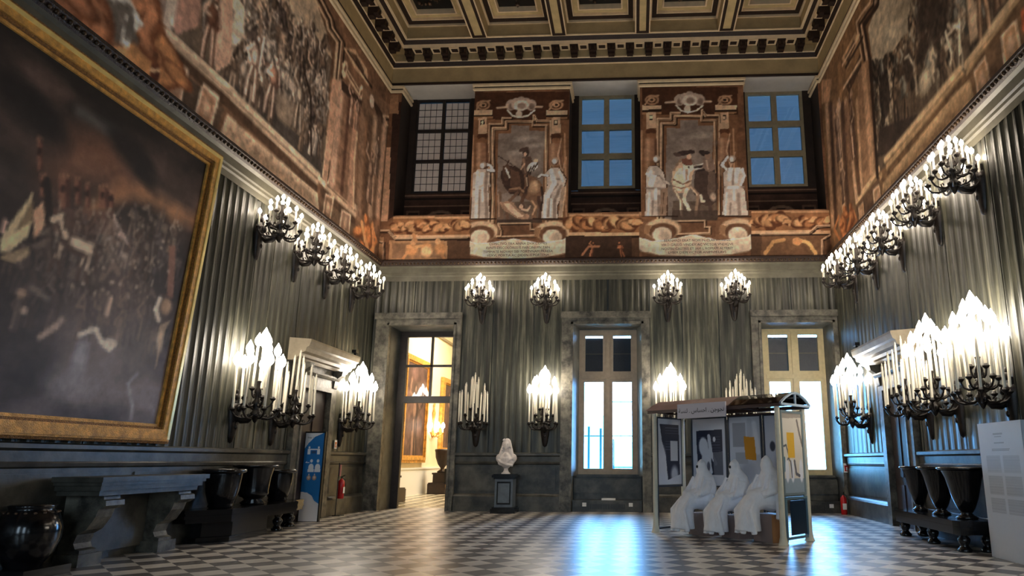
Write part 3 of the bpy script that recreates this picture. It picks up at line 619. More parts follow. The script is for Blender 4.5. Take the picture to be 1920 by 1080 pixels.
def pedestals(c, P, xs=(640, 1070), bn=((500, 900), (1210, 880)), ym=915):
    c.poly(P((520, 825), (1175, 815), (1200, 1000), (520, 1000)), (120, 80, 54))
    c.poly(P((720, 840), (1000, 835), (1000, 920), (730, 925)), (108, 70, 46))
    frameline(c, P((735, 900), (760, 900), (760, 865), (745, 825), (935, 822), (935, 860), (965, 860), (965, 895), (740, 903)), .05)
    for cx in xs:
        c.ell((P((cx, 870))[0]), (.52, .32), CR); c.ell((P((cx, 886))[0]), (.42, .26), (104, 68, 46)); c.ell((P((cx-4, 905))[0]), (.28, .24), (212, 188, 160)); c.ell((P((cx+14, 912))[0]), (.2, .2), (176, 146, 118), .7, 0, .5)
        c.poly(P((cx-110, 850), (cx-70, 850), (cx-80, 900), (cx-110, 900)), (150, 106, 72)); c.line(P((cx-120, 795), (cx+90, 797)), .03, DK)
    a, b = bn; x0, x1 = a[0], b[0]
    pts = [(x0, a[1]), (x0+30, 918), (x0+120, 945), (x0+230, 935), ((x0+x1)/2-20, ym), ((x0+x1)/2+130, 940), (x1-90, 925), (x1, b[1]), (x1-5, 968), (x1-80, 1005), (x1-200, 1026), ((x0+x1)/2, 1036), (x0+180, 1030), (x0+60, 1005), (x0+5, 965)]
    c.poly(P(*pts), (214, 186, 156)); c.line(P(*pts[:8]), .025, (236, 216, 190)); c.line(P(*pts[8:]), .03, (150, 116, 88))
    c.line(P((x0+6, 905), (x0+20, 985)), .05, (166, 130, 100)); c.line(P((x1-8, 890), (x1-30, 975)), .05, (166, 130, 100))
# pier one
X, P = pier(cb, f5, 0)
cb.poly([(740, 700), (1008, 690), (1004, 832), (735, 830)], (96, 74, 60), .8)
for q in ((800, 330, .3), (900, 320, .35), (960, 360, .25), (860, 400, .3)): cb.ell(q[:2], (q[2]*1.3, q[2]*.4), (176, 160, 146) if q[0] % 200 else (104, 88, 78), .7, .1, .8)
cb.ell((912, 395), (.12, .14), (84, 62, 50), .9, 0, .5)
BR, BL = (124, 86, 62), (190, 146, 108)
cb.poly([(735, 560), (765, 530), (800, 560), (800, 640), (760, 650), (738, 620)], (116, 94, 80)); cb.line([(750, 640), (765, 790)], .1, (112, 84, 66)); cb.line([(745, 650), (748, 780)], .05, (160, 124, 98))
cb.poly([(850, 560), (900, 530), (965, 545), (1008, 592), (1003, 660), (965, 695), (905, 678), (850, 648)], BR); cb.ell((955, 608), (.21, .24), BL, 1, 0, .5); cb.ell((965, 590), (.1, .12), (216, 176, 136), .9, 0, .6)
cb.poly([(762, 510), (795, 476), (850, 486), (895, 520), (905, 600), (868, 655), (812, 648), (782, 610), (760, 560)], (66, 46, 38)); cb.poly([(820, 500), (870, 520), (880, 600), (850, 630), (815, 600)], (104, 72, 54), .8)
cb.poly([(768, 488), (800, 466), (818, 496), (806, 560), (788, 574), (772, 545)], (86, 60, 46)); cb.line([(788, 494), (800, 520), (812, 550)], .05, (224, 208, 190)); cb.line([(800, 466), (806, 450)], .03, (60, 42, 34))
for p, w_, col in (([(815, 625), (870, 618), (905, 645), (885, 690)], .11, (96, 66, 50)), ([(815, 620), (870, 612), (900, 638)], .05, (160, 118, 88)), ([(860, 640), (812, 690), (796, 750), (800, 800)], .09, (110, 78, 60)), ([(940, 680), (972, 720), (955, 770), (962, 825)], .12, (128, 90, 66)), ([(945, 690), (968, 722), (950, 770)], .05, (196, 152, 114)), ([(985, 670), (998, 740), (990, 825)], .1, (84, 58, 46)), ([(1003, 610), (1012, 680), (1000, 740)], .06, (56, 40, 34))): cb.line(p, w_, col)
cb.poly([(888, 430), (935, 424), (962, 478), (935, 540), (892, 528), (880, 480)], (92, 68, 56)); cb.line([(895, 440), (905, 520)], .06, (140, 104, 82)); cb.ell((910, 402), (.1, .12), (66, 50, 44)); cb.ell((905, 410), (.05, .07), (190, 150, 122)); cb.ell((895, 382), (.16, .06), (84, 62, 52), 1, .4); cb.line([(915, 545), (920, 600), (905, 640)], .08, (74, 54, 46)); cb.line([(912, 545), (916, 600)], .03, (190, 160, 130))
cb.ell((948, 486), (.2, .13), (214, 200, 182), 1, .75, .12)
for dx in (-26, -6, 14): cb.line([(940+dx, 520-dx*.9), (950+dx+16, 470-dx*.6)], .035, (52, 38, 34))
cb.ell((968, 448), (.07, .06), (196, 160, 130)); cb.line([(745, 422), (880, 506)], .022, (58, 40, 32)); cb.line([(880, 500), (900, 470)], .05, (190, 150, 120))
cb.poly([(752, 700), (795, 688), (835, 700), (860, 735), (905, 765), (932, 768), (922, 800), (860, 795), (812, 764), (775, 742)], (158, 118, 92)); cb.poly([(775, 705), (820, 706), (850, 745), (900, 780), (860, 786), (812, 750)], (212, 172, 142)); cb.ell((884, 722), (.1, .11), (90, 62, 50)); cb.ell((880, 722), (.06, .08), (206, 166, 136)); cb.line([(885, 740), (920, 745), (935, 720)], .05, (206, 166, 136)); cb.poly([(735, 800), (1004, 795), (1004, 834), (735, 834)], (62, 46, 38), .8)
OUT, SM, SH_, SL = (84, 56, 40), (196, 176, 160), (140, 114, 98), (232, 218, 206)
def body(pts, hl, sh):
    cx = sum(p[0] for p in pts)/len(pts); cy = sum(p[1] for p in pts)/len(pts)
    cb.poly([(cx+(x-cx)*1.1+3, cy+(y-cy)*1.03+2) for x, y in pts], OUT); cb.poly(pts, SM)
    for p, w_ in sh: cb.line(p, w_, SH_, .85, .03)
    for p, w_ in hl: cb.line(p, w_, SL, .95, .04)
def head(x, y, r=.095):
    cb.ell((x+3, y+1), (r*1.15, r*1.3), OUT); cb.ell((x+3, y-4), (r*1.02, r*1.1), (170, 144, 124)); cb.ell((x-2, y+2), (r*.75, r), SL, 1, 0, .35)
body([(594, 530), (625, 500), (680, 500), (694, 530), (684, 620), (694, 795), (580, 795), (590, 620)], [([(622, 520), (618, 600), (610, 780)], .1), ([(650, 530), (640, 585)], .12), ([(650, 610), (650, 690)], .06)], [([(676, 520), (668, 620), (676, 790)], .09), ([(600, 620), (690, 635)], .05), ([(634, 640), (630, 790)], .04)])
cb.line([(680, 505), (720, 515), (700, 480), (670, 470)], .1, OUT); cb.line([(680, 503), (716, 511), (698, 480), (670, 470)], .075, SL); head(652, 478); cb.line([(686, 570), (694, 600)], .05, SM)
body([(1028, 520), (1060, 490), (1108, 496), (1148, 560), (1128, 640), (1095, 720), (1098, 795), (1000, 795), (1014, 660), (1040, 600)], [([(1060, 510), (1080, 580), (1040, 660)], .13), ([(1030, 660), (1020, 790)], .07), ([(1110, 520), (1130, 570)], .07), ([(1060, 680), (1056, 780)], .05)], [([(1100, 590), (1060, 640), (1040, 780)], .05), ([(1120, 600), (1080, 690), (1080, 790)], .08), ([(1070, 560), (1110, 560)], .05)])
cb.line([(1040, 540), (1000, 535), (985, 548)], .09, OUT); cb.line([(1040, 538), (1000, 532), (986, 546)], .065, SL); head(1080, 452); cb.poly([(1122, 610), (1152, 600), (1128, 785), (1100, 785)], (170, 138, 112)); cb.line([(1150, 590), (1124, 785)], .03, CR)
pedestals(cb, P)
# pier two, in the same key
f6p = f6; X, P = pier(cb, lambda a, b: f6p(a-140, b-30), 0)
cb.fn = f6
cb.poly([(640, 690), (905, 690), (905, 826), (632, 820)], (92, 72, 58), .8)
for q in ((700, 290, .3), (800, 300, .35), (850, 350, .3), (760, 250, .25), (740, 340, .3)): cb.ell(q[:2], (q[2]*1.4, q[2]*.4), (120, 102, 94) if q[0] != 800 else (176, 158, 140), .6, .1, .8)
cb.poly([(768, 530), (800, 480), (840, 466), (890, 488), (908, 600), (902, 690), (862, 722), (800, 705), (765, 645)], (74, 56, 48)); cb.poly([(850, 500), (888, 520), (895, 620), (870, 690), (845, 640)], (112, 88, 74), .8); cb.ell((880, 665), (.1, .15), (196, 166, 142), .9, 0, .5); cb.line([(800, 700), (780, 770)], .09, (90, 68, 56)); cb.line([(858, 700), (866, 770)], .09, (78, 58, 50)); cb.line([(806, 655), (812, 690), (826, 690)], .06, (210, 184, 160))
cb.poly([(630, 575), (640, 510), (672, 462), (705, 452), (752, 470), (768, 505), (752, 560), (744, 622), (700, 645), (648, 636)], (196, 160, 128)); cb.poly([(640, 570), (655, 520), (690, 490), (715, 540), (712, 600), (690, 632), (650, 625)], (228, 196, 164)); cb.poly([(700, 470), (722, 452), (760, 470), (768, 500), (742, 520), (736, 560), (716, 584), (704, 545)], (236, 208, 178)); cb.poly([(716, 500), (730, 500), (726, 560), (716, 575)], (164, 128, 100), .8); cb.ell((735, 488), (.03, .03), (50, 36, 30)); cb.line([(640, 560), (700, 590), (745, 570)], .04, (120, 84, 62)); cb.line([(640, 600), (690, 615), (740, 600)], .035, (150, 110, 84)); cb.line([(712, 452), (690, 440), (672, 462), (648, 505)], .05, (146, 112, 88))
for p, w_, col in (([(650, 625), (690, 690), (688, 740), (694, 776)], .085, (160, 124, 98)), ([(652, 625), (686, 690), (686, 740), (690, 772)], .045, (232, 202, 170)), ([(722, 622), (705, 680), (738, 742)], .1, (236, 206, 176)), ([(745, 600), (790, 650), (775, 775)], .08, (150, 116, 92)), ([(745, 605), (784, 652)], .04, (212, 178, 148))): cb.line(p, w_, col)
cb.poly([(690, 438), (745, 430), (760, 470), (735, 480), (700, 470)], (120, 74, 58)); cb.ell((735, 424), (.07, .09), (206, 162, 132)); cb.ell((705, 404), (.25, .075), (62, 46, 42), 1, .12); cb.ell((750, 396), (.1, .07), (54, 40, 36), 1, -.3); cb.ell((665, 412), (.12, .06), (84, 64, 56), 1, -.3)
for k in range(4): cb.line([(766+k*2, 478+k*12), (830+k*2, 466+k*12)], .03, ((224, 206, 184), (44, 34, 32))[k % 2])
cb.ell((820, 404), (.13, .08), (56, 42, 38), 1, -.5); cb.ell((848, 420), (.09, .11), (150, 116, 94)); cb.ell((838, 402), (.12, .06), (60, 46, 42)); cb.poly([(822, 436), (880, 440), (892, 500), (850, 520), (818, 490)], (128, 100, 84)); cb.line([(840, 450), (850, 500)], .05, (176, 146, 122)); cb.poly([(640, 745), (905, 745), (905, 826), (632, 820)], (70, 54, 46), .7)
body([(478, 520), (500, 480), (545, 478), (585, 520), (600, 600), (602, 775), (476, 775), (480, 620)], [([(510, 500), (500, 540)], .09), ([(520, 550), (510, 590)], .16), ([(500, 640), (492, 770)], .06), ([(540, 620), (536, 680)], .08)], [([(490, 530), (560, 540), (596, 580)], .05), ([(480, 612), (590, 618)], .06), ([(556, 660), (556, 770)], .07), ([(520, 690), (518, 770)], .04)])
cb.line([(484, 528), (535, 540)], .07, SL); cb.line([(590, 570), (620, 590)], .06, SM); head(540, 440); cb.poly([(566, 620), (612, 610), (602, 775), (560, 775)], (150, 116, 92)); cb.line([(588, 640), (578, 765)], .02, OUT)
body([(942, 520), (962, 492), (1040, 488), (1066, 530), (1052, 590), (1070, 640), (1086, 775), (934, 775), (944, 640)], [([(985, 500), (975, 560)], .13), ([(1025, 500), (1015, 580)], .1), ([(960, 640), (950, 770)], .06), ([(1006, 625), (1006, 680)], .07)], [([(1000, 500), (998, 590)], .04), ([(946, 606), (1062, 606)], .06), ([(1030, 650), (1036, 770)], .09), ([(985, 700), (980, 770)], .04)])
cb.line([(960, 500), (926, 476), (965, 425)], .1, OUT); cb.line([(960, 500), (930, 475), (966, 428)], .075, SL); cb.line([(1055, 500), (1068, 540), (1046, 592)], .07, SL); cb.ell((1000, 608), (.25, .07), SL, 1, 0, .4); head(992, 440)
cb.fn = lambda a, b: f6(a-105, b-15)
pedestals(cb, lambda *p: list(p), (685, 1135), ((500, 890), (1268, 870)), 905)
# lower band between the piers
def band(f, x0, x1, y0, y1, ym, y2, seed):
    cb.fn = f; rs = np.random.RandomState(seed)
    cb.poly([(x0, y0), (x1, y0), (x1, ym), (x0, ym)], (150, 96, 58)); cb.poly([(x0, y0-3), (x1, y0-3), (x1, y0+8), (x0, y0+8)], (186, 138, 96))
    n = int((x1-x0)/26)
    for i in range(n):
        x = x0+15+i*26+rs.randint(-6, 6); y = (y0+ym)/2+rs.randint(-16, 18); r = rs.uniform(.07, .2); cb.ell((x, y+5), (r*1.5, r), (92, 50, 28), 1, rs.uniform(-1, 1)); cb.ell((x-2, y), (r*1.4, r*.85), [(196, 138, 88), (176, 112, 66), (216, 160, 106)][rs.randint(3)], 1, rs.uniform(-1, 1), .4)
        if rs.rand() < .5: cb.line([(x-25, y+12), (x+5, y-10), (x+30, y+4)], .06, (206, 150, 100), .9, .02)
    cb.poly([(x0, ym), (x1, ym), (x1, ym+20), (x0, ym+20)], (206, 160, 116)); cb.poly([(x0, ym+20), (x1, ym+20), (x1, ym+34), (x0, ym+34)], DK)
    cb.poly([(x0, ym+34), (x1, ym+34), (x1, y2), (x0, y2)], (92, 62, 42))
band(f5, 120, 575, 785, 0, 890, 1045, 3)
cb.poly([(95, 925), (440, 925), (440, 1038), (95, 1038)], (170, 122, 82)); cb.poly([(112, 940), (430, 940), (430, 1030), (112, 1030)], (140, 100, 70))
frameline(cb, [(0, 868), (90, 868), (130, 912), (560, 905)], .07); cb.poly([(0, 900), (60, 905), (60, 1045), (0, 1045)], (176, 126, 84)); frameline(cb, [(30, 930), (60, 935), (60, 1040)], .05)
for x, y in ((230, 980), (320, 975), (400, 975)): cb.ell((x, y), (.2, .24), (196, 132, 80), 1, .3, .4)
cb.ell((318, 990), (.19, .19), (222, 170, 116), 1, 0, .4); cb.line([(205, 960), (240, 970), (290, 955)], .08, (206, 146, 92)); cb.ell((240, 935), (.09, .1), (206, 150, 100)); cb.ell((385, 930), (.08, .09), (206, 150, 100)); cb.line([(180, 1030), (210, 985)], .08, (200, 136, 84)); cb.line([(420, 1030), (400, 985)], .08, (200, 136, 84)); cb.line([(240, 890), (255, 930)], .1, (190, 130, 84))
band(f6, 20, 440, 770, 0, 875, 1030, 5)
cb.poly([(0, 900), (395, 900), (395, 1025), (0, 1025)], (66, 44, 32)); cb.figure(*f6(150, 1020), .42, (190, 118, 76), (100, 54, 34), .2, 1, True); cb.figure(*f6(340, 1020), .42, (176, 104, 66), (100, 54, 34), -.2, 2, True); cb.line([(100, 1010), (140, 960), (200, 960)], .06, (190, 120, 80))
band(f6, 1105, 1580, 750, 0, 865, 1020, 9)
frameline(cb, [(1165, 885), (1450, 880), (1500, 840), (1590, 835)], .07); cb.poly([(1170, 900), (1560, 895), (1560, 1015), (1165, 1015)], (112, 76, 50)); cb.line([(1190, 1000), (1240, 930), (1300, 920)], .1, (196, 140, 84)); cb.line([(1390, 920), (1450, 940), (1490, 1000)], .1, (210, 160, 96)); cb.ell((1380, 930), (.14, .12), (196, 132, 80)); frameline(cb, [(1530, 1015), (1530, 920), (1580, 890)], .05)
cb.fn = f5
for z0, z1, col in ((6.5, 6.62, (38, 22, 16)),): cb.poly([(XL, z0), (XR, z0), (XR, z1), (XL, z1)], col, 1, True)
# left sliver of the wall
cb.poly([(45, 370), (115, 370), (85, 810), (35, 810)], (190, 142, 106)); cb.poly([(115, 100), (190, 100), (160, 760), (90, 800)], (54, 33, 24)); cb.line([(185, 90), (150, 760)], .03, CR); cb.poly([(10, 60), (150, 60), (150, 170), (10, 170)], (150, 106, 72))
cb.noise(.12, .14, 11); cb.noise(.5, .16, 12)
wb = lambda off: (lambda U, V: (U, U*0+D-off, V))
for x0, x1, z0, z1 in ((-4.54, -1.8, 7.9, ZT-.28), (.21, 3.12, 7.9, ZT-.28), (XL, -6.68, 7.9, ZT-.28), (5.2, XR, 7.9, ZT-.28), (XL, XR, 6.56, 7.9)):
    painted('fresco', cb, x0, x1, z0, z1, .0225, wb(.006), M['fresco'], wall_back, 1.28, .8)
# dark painted ledges in the window bays
cl = Canvas(XL, XR, 7.8, 9.0, .02, (52, 33, 24)); cl.noise(.6, .4, 3)
for x0, x1 in ((-6.7, -4.5), (-1.85, .25), (3.1, 5.25)):
    for z, wd, col in ((8.78, .06, (112, 84, 66)), (8.68, .03, (20, 12, 9)), (8.45, .05, (104, 76, 58)), (8.38, .03, (22, 14, 10)), (7.95, .1, (20, 13, 10))): cl.poly([(x0, z), (x1, z), (x1, z+wd), (x0, z+wd)], col, 1, True)
    xm = (x0+x1)/2; cl.ell((xm, 8.0), (.48, .34), (104, 78, 60), 1, 0, .05, True); cl.ell((xm, 7.98), (.4, .28), (18, 12, 10), 1, 0, .05, True)
    for a, b in ((x0+.1, xm-.6), (xm+.6, x1-.1)): cl.poly([(a, 8.0), (b, 8.0), (b, 8.33), (a, 8.33)], (84, 58, 44), 1, True); cl.poly([(a+.05, 8.05), (b-.05, 8.05), (b-.05, 8.28), (a+.05, 8.28)], (40, 25, 19), 1, True)
for o in UPP: painted('fresco', cl, o[0], o[1], 7.9, 8.86, .03, lambda U, V: (U, U*0+D+.775, V), M['fresco'], wall_back, 1.28, .8)
# inscriptions on the two banners
M['ink'] = mat('inscription_ink', (112, 78, 58), .8)
def text(s, size, loc, rot, m, name='lettering', parent=None, ax='CENTER', ext=0, sx=1, bold=0):
    cu = bpy.data.curves.new(name, 'FONT'); cu.body = s; cu.size = size; cu.align_x = ax; cu.extrude = ext; cu.resolution_u = 2; cu.offset = bold; cu.materials.append(m)
    o = bpy.data.objects.new(name, cu); C.objects.link(o); o.location = loc; o.rotation_euler = rot; o.scale = (sx, 1, 1)
    dg = bpy.context.evaluated_depsgraph_get(); me = bpy.data.meshes.new_from_object(o.evaluated_get(dg)); me.name = name; bpy.data.objects.remove(o)
    o = link(name, me, parent, loc); o.rotation_euler = rot; o.scale = (sx, 1, 1); return o
fr = [o for o in wall_back.children if o.name.startswith('fresco')][4]
LN = [([('CONCTVO TRA ANNA DVX COMES', 862, 942), ('EVNTI DISCOLORES IS FARCINI MV TAN', 862, 966), ('TEMMATE NOVAM SIBI FORTVNAM PRAESA', 862, 989), ('VEXVL PORTIA AC DIDEN IS PORTENA', 862, 1011)], f5),
      ([('BERNARDI ERAT NOM IN CLARVM HINIE', 785, 922), ('VIRO GALLO VINDEX AC VICTOR VNDIQVE', 785, 947), ('NOSTRI CASTRIS ET IAM L ROMAM ALTERIT', 785, 971), ('LVBER DIEM VICTOR ANIMVM LAVS', 785, 993)], f6)]
for lines, f in LN:
    for t, x, y in lines:
        u, z = f(x, y); text(t, .098, (u, D-.012, z-.04), (PI/2, 0, 0), M['ink'], parent=fr)

# --- side walls
def sidebase(c): c.noise(1.5, .3, 21, (1, 1)); c.noise(.35, .25, 22, (1, 2.5))
cw = Canvas(3.5, D, 6.5, 11.8, .02, (120, 80, 54), onL); sidebase(cw)
LG, DG = (226, 190, 150), (54, 36, 26)
# battle scene
sc = [(318, 60), (330, -80), (520, -80), (560, -20), (612, 70), (622, 95), (605, 330), (540, 285), (400, 155)]
cw.poly(sc, (104, 84, 68)); cw.poly([(500, -80), (570, -60), (612, 60), (622, 110), (590, 75), (560, 95), (530, 45), (512, 20)], (178, 150, 120)); cw.poly([(415, 140), (440, 150), (600, 290), (605, 335), (540, 290)], (70, 60, 54))
for q in ((560, 40, .5), (585, 70, .4), (540, 0, .5)): cw.ell(q[:2], (q[2]*1.5, q[2]*.5), (206, 178, 146), .6, .2, .8)
cw.ell((560, 78), (.35, .5), (58, 46, 40), .9, .1, .7)
pal = [(232, 200, 174), (206, 168, 140), (150, 116, 92), (176, 156, 142), (120, 92, 74), (216, 190, 170), (98, 78, 70)]
R_ = [onL(*p) for p in [(350, 40), (400, -60), (500, -70), (520, 60), (560, 110), (610, 150), (600, 310), (540, 270), (420, 160)]]
cw.crowd(R_, 150, .95, pal, 5)
cw.line([(436, 0), (450, 20), (445, 60), (436, 70)], .3, (226, 198, 170), 1, .05); cw.figure(*onL(465, 180), 1.35, (240, 208, 184), (120, 84, 66), .1, 0, True); cw.figure(*onL(500, 210), 1.3, (236, 200, 176), (100, 66, 54), .12, 2, True, (206, 140, 110)); cw.figure(*onL(556, 240), 1.2, (206, 180, 156), (84, 66, 54), .0, 4, True); cw.line([(495, 70), (485, 130), (490, 150)], .07, (232, 206, 186)); cw.line([(568, 125), (582, 180), (583, 290)], .08, (44, 28, 22)); cw.ell((535, 205), (.5, .4), (158, 132, 110), .8, .1, .5)
# pink columns and the strip left of the scene
cw.poly([(340, -80), (385, -80), (372, 50), (330, 65), (318, 40)], (176, 124, 104)); cw.poly([(428, -60), (440, -60), (432, 120), (405, 135), (400, 110), (412, 20)], (206, 156, 126)); cw.line([(420, -40), (415, 90)], .12, (226, 180, 148), .8, .1)
cw.figure(*onL(384, 110), 1.3, (216, 176, 150), (96, 56, 40), .05, 2, True, (130, 78, 52)); cw.poly([(300, -60), (345, -60), (322, 60), (290, 30)], (206, 182, 160)); cw.poly([(308, -60), (322, -60), (306, 30), (290, 22)], (150, 122, 106))
cw.poly([(160, -80), (300, -80), (290, 25), (225, 20)], (120, 76, 58)); cw.ell((250, 0), (.7, .4), (150, 92, 70), .7, .3, .6)
# ledge
def ledge(c, a, b, w):
    pass
for (p, q) in (((314, 62), (440, 175)), ((440, 178), (598, 330)), ((612, 338), (670, 392))):
    for dy, wd, col in ((0, .14, (222, 186, 150)), (7, .05, (120, 84, 60)), (11, .12, (196, 158, 124)), (22, .2, (84, 56, 38))):
        cw.line([(p[0]-dy*.35, p[1]+dy), (q[0]-dy*.35, q[1]+dy)], wd, col)
cw.line([(598, 334), (606, 344), (614, 338)], .14, (222, 186, 150))
def tablet(c, pts, a=(206, 158, 124), b=(166, 112, 78)):
    c.poly(pts, (226, 190, 156)); cx = sum(p[0] for p in pts)/len(pts); cy = sum(p[1] for p in pts)/len(pts)
    c.poly([(cx+(x-cx)*.82, cy+(y-cy)*.88) for x, y in pts], a); c.poly([(cx+(x-cx)*.66, cy+(y-cy)*.76) for x, y in pts], b); c.ell((cx, cy), (.14, .22), (206, 164, 128), .8, 0, .6)
cw.poly([(318, 110), (420, 205), (400, 262), (300, 180)], (84, 62, 46))
tablet(cw, [(322, 104), (353, 131), (336, 205), (303, 175)]); tablet(cw, [(380, 155), (411, 183), (393, 250), (361, 222)])
cw.poly([(425, 215), (595, 362), (598, 398), (408, 262)], (206, 168, 132)); cw.poly([(432, 228), (588, 366), (590, 385), (418, 258)], (186, 146, 112))
for k in range(60): a = cw.rs.uniform(0, 1); cw.ell((432+150*a+cw.rs.uniform(-8, 8), 240+125*a+cw.rs.uniform(-8, 16)), (.04, .02), (140, 100, 76), .7)
cw.poly([(600, 372), (690, 440), (690, 480), (600, 410)], (108, 78, 56)); tablet(cw, [(610, 362), (626, 370), (618, 420), (603, 410)], (170, 124, 92), (120, 82, 58)); tablet(cw, [(640, 392), (658, 402), (655, 440), (635, 432)], (190, 146, 116), (150, 106, 80))
# vertical mouldings right of the scene, pedimented niche, pilasters
frameline(cw, [(560, -60), (612, 38), (614, 52), (632, 78), (626, 150), (606, 330)], .12); frameline(cw, [(572, -60), (620, 36), (622, 50), (640, 77), (633, 150)], .08)
cw.poly([(622, 148), (640, 150), (612, 345), (605, 335)], (196, 142, 108)); cw.poly([(640, 150), (676, 175), (664, 390), (615, 345)], (140, 96, 70)); cw.line([(640, 160), (622, 340)], .3, (204, 152, 120), .9, .1); cw.line([(668, 200), (655, 380)], .3, (190, 136, 104), .9, .1); cw.line([(655, 190), (640, 360)], .16, (90, 54, 38), .9, .08)
cw.line([(672, 220), (664, 300), (662, 390)], .09, CR); cw.poly([(645, 90), (665, 92), (688, 130), (690, 158), (665, 130)], (186, 144, 106)); cw.poly([(655, 96), (668, 104), (682, 132), (682, 140)], (86, 58, 40)); frameline(cw, [(646, 92), (690, 158)], .08)
cw.line([(644, 125), (680, 185)], .2, CR); cw.line([(648, 130), (683, 190)], .06, MID)
for p in ((648, 122), (678, 168)): cw.line([p, (p[0]-4, p[1]+16)], .22, (226, 188, 150)); cw.line([(p[0], p[1]+3), (p[0]-2, p[1]+10)], .08, MID)
cw.poly([(640, 150), (680, 190), (676, 205), (640, 168)], (66, 42, 30)); cw.figure(*onL(656, 235), 1.0, (216, 170, 140), (100, 62, 46), 0, 1, True); cw.figure(*onL(668, 245), 1.0, (196, 150, 122), (90, 56, 40), 0, 3, True)
cw.poly([(680, 160), (735, 200), (728, 240), (676, 225)], (126, 88, 62)); cw.ell((697, 190), (.16, .2), (222, 192, 168)); cw.ell((712, 215), (.5, .16), (66, 42, 30), 1, -.2)
for x0, x1, col in ((680, 672, (150, 108, 80)), (694, 684, (92, 64, 46)), (704, 694, (186, 146, 114)), (712, 702, (110, 78, 58)), (722, 708, (196, 150, 118)), (732, 716, (70, 45, 32))):
    cw.line([(x0, 225), (x1, 400)], .3, col, .9, .15)
cw.figure(*onL(690, 380), 1.5, (170, 130, 104), (84, 56, 42), 0, 1, True); cw.figure(*onL(704, 330), 1.2, (186, 150, 124), (84, 56, 42), 0, 3, True)
frameline(cw, [(718, 218), (742, 222)], .08); frameline(cw, [(722, 235), (736, 236), (734, 252)], .08)
# fiery figures over the cornice
def nude(c, x, y, k=1.0, flip=1, col=(206, 126, 66), dk=(120, 62, 30)):
    for dx, dy, r1, r2, rot in ((0, 0, .42, .5, .1), (-4, -38, .2, .22, 0), (-22, -10, .5, .2, .4), (-8, 34, .55, .2, -.5), (-38, 30, .4, .16, .1)):
        c.ell((x+dx*k*flip+2, y+dy*k+3), (r1*k, r2*k), dk, 1, rot*flip); c.ell((x+dx*k*flip, y+dy*k), (r1*k*.85, r2*k*.85), col, 1, rot*flip, .4)
    c.line([(x+10*k*flip, y-20*k), (x+22*k*flip, y+15*k), (x+5*k*flip, y+45*k)], .16*k, col, 1, .03)
nude(cw, 292, 108, 1.0, -1); cw.line([(210, 103), (260, 100), (275, 125)], .2, (226, 146, 82), 1, .04); cw.ell((262, 80), (.4, .5), (190, 120, 60), 1, .2, .3); cw.ell((290, 135), (.1, .2), (92, 42, 24)); cw.line([(282, 132), (298, 132)], .04, (236, 190, 130))
nude(cw, 262, 10, 1.1, 1, (190, 112, 66)); cw.poly([(195, -30), (245, 0), (268, 45), (252, 62), (238, 92), (212, 70), (190, 30)], (202, 190, 172)); cw.line([(216, -10), (266, 45)], .06, (232, 224, 206))
for k in range(60): a, b = cw.rs.uniform(0, 1, 2); cw.ell((200+a*45+b*12, 0+b*70+a*10), (.05, .07), (96, 84, 72), .8)
nude(cw, 168, 30, 1.0, 1, (186, 108, 62)); nude(cw, 105, -30, 1.0, -1, (176, 100, 58))
nude(cw, 688, 440, .8, 1, (214, 120, 56)); cw.line([(678, 418), (684, 450), (690, 470)], .16, (226, 140, 76), 1, .03); cw.line([(698, 420), (700, 470)], .14, (222, 136, 72), 1, .03)
cw.blur(1); cw.noise(.15, .25, 31); cw.noise(.6, .18, 32)
painted('fresco', cw, 4.0, D-.01, 6.56, 11.66, .026, lambda U, V: (U*0+XL+.006, U, V), M['fresco'], bpy.data.objects['wall_left'], 1.3, .68)

cx_ = Canvas(3.5, D, 6.5, 11.8, .02, (124, 88, 56), onR); sidebase(cx_)
c = cx_
# scene with a pale sky
c.poly([(1648, -60), (1640, 20), (1628, 55), (1636, 110), (1640, 330), (1720, 265), (1810, 160), (1905, 0), (1905, -80)], (96, 76, 58)); c.poly([(1648, -60), (1640, 20), (1628, 55), (1636, 110), (1650, 120), (1710, 105), (1712, 20), (1705, -60)], (176, 156, 128)); c.ell((1680, 40), (.9, .5), (200, 182, 152), .7, .3, .8); c.ell((1690, 75), (.7, .4), (160, 136, 104), .7, .3, .8)
pal = [(196, 170, 138), (160, 128, 98), (120, 92, 68), (150, 140, 122), (90, 68, 50), (206, 180, 146), (70, 54, 42)]
Rr = [onR(*p) for p in [(1640, 160), (1700, 130), (1722, 20), (1730, -70), (1900, -70), (1870, 30), (1790, 150), (1700, 235), (1645, 300)]]
c.crowd(Rr, 150, .9, pal, 8)
c.poly([(1648, -60), (1640, 20), (1628, 55), (1636, 108), (1650, 112), (1662, 100), (1676, 96), (1690, 72), (1702, 60), (1704, 20), (1712, -10), (1705, -60)], (178, 158, 130), .92); c.ell((1672, 60), (.6, .35), (204, 186, 156), .7, .3, .8); c.ell((1690, 20), (.8, .4), (150, 130, 104), .6, .3, .8)
for p, q, r_, w_ in (((1738, 20), (1745, 60), .6, 0), ((1760, 40), (1770, 70), .5, 0), ((1730, 95), (1730, 120), .35, 0)): c.ell(p, (r_, r_*.8), (52, 38, 30), .85, 0, .4)
c.ell((1659, 178), (.3, .55), (44, 32, 26), .85, 0, .15); c.ell((1703, 122), (.26, .42), (56, 42, 34), .8, 0, .25); c.line([(1697, 110), (1704, 104), (1712, 120)], .05, (226, 206, 176))
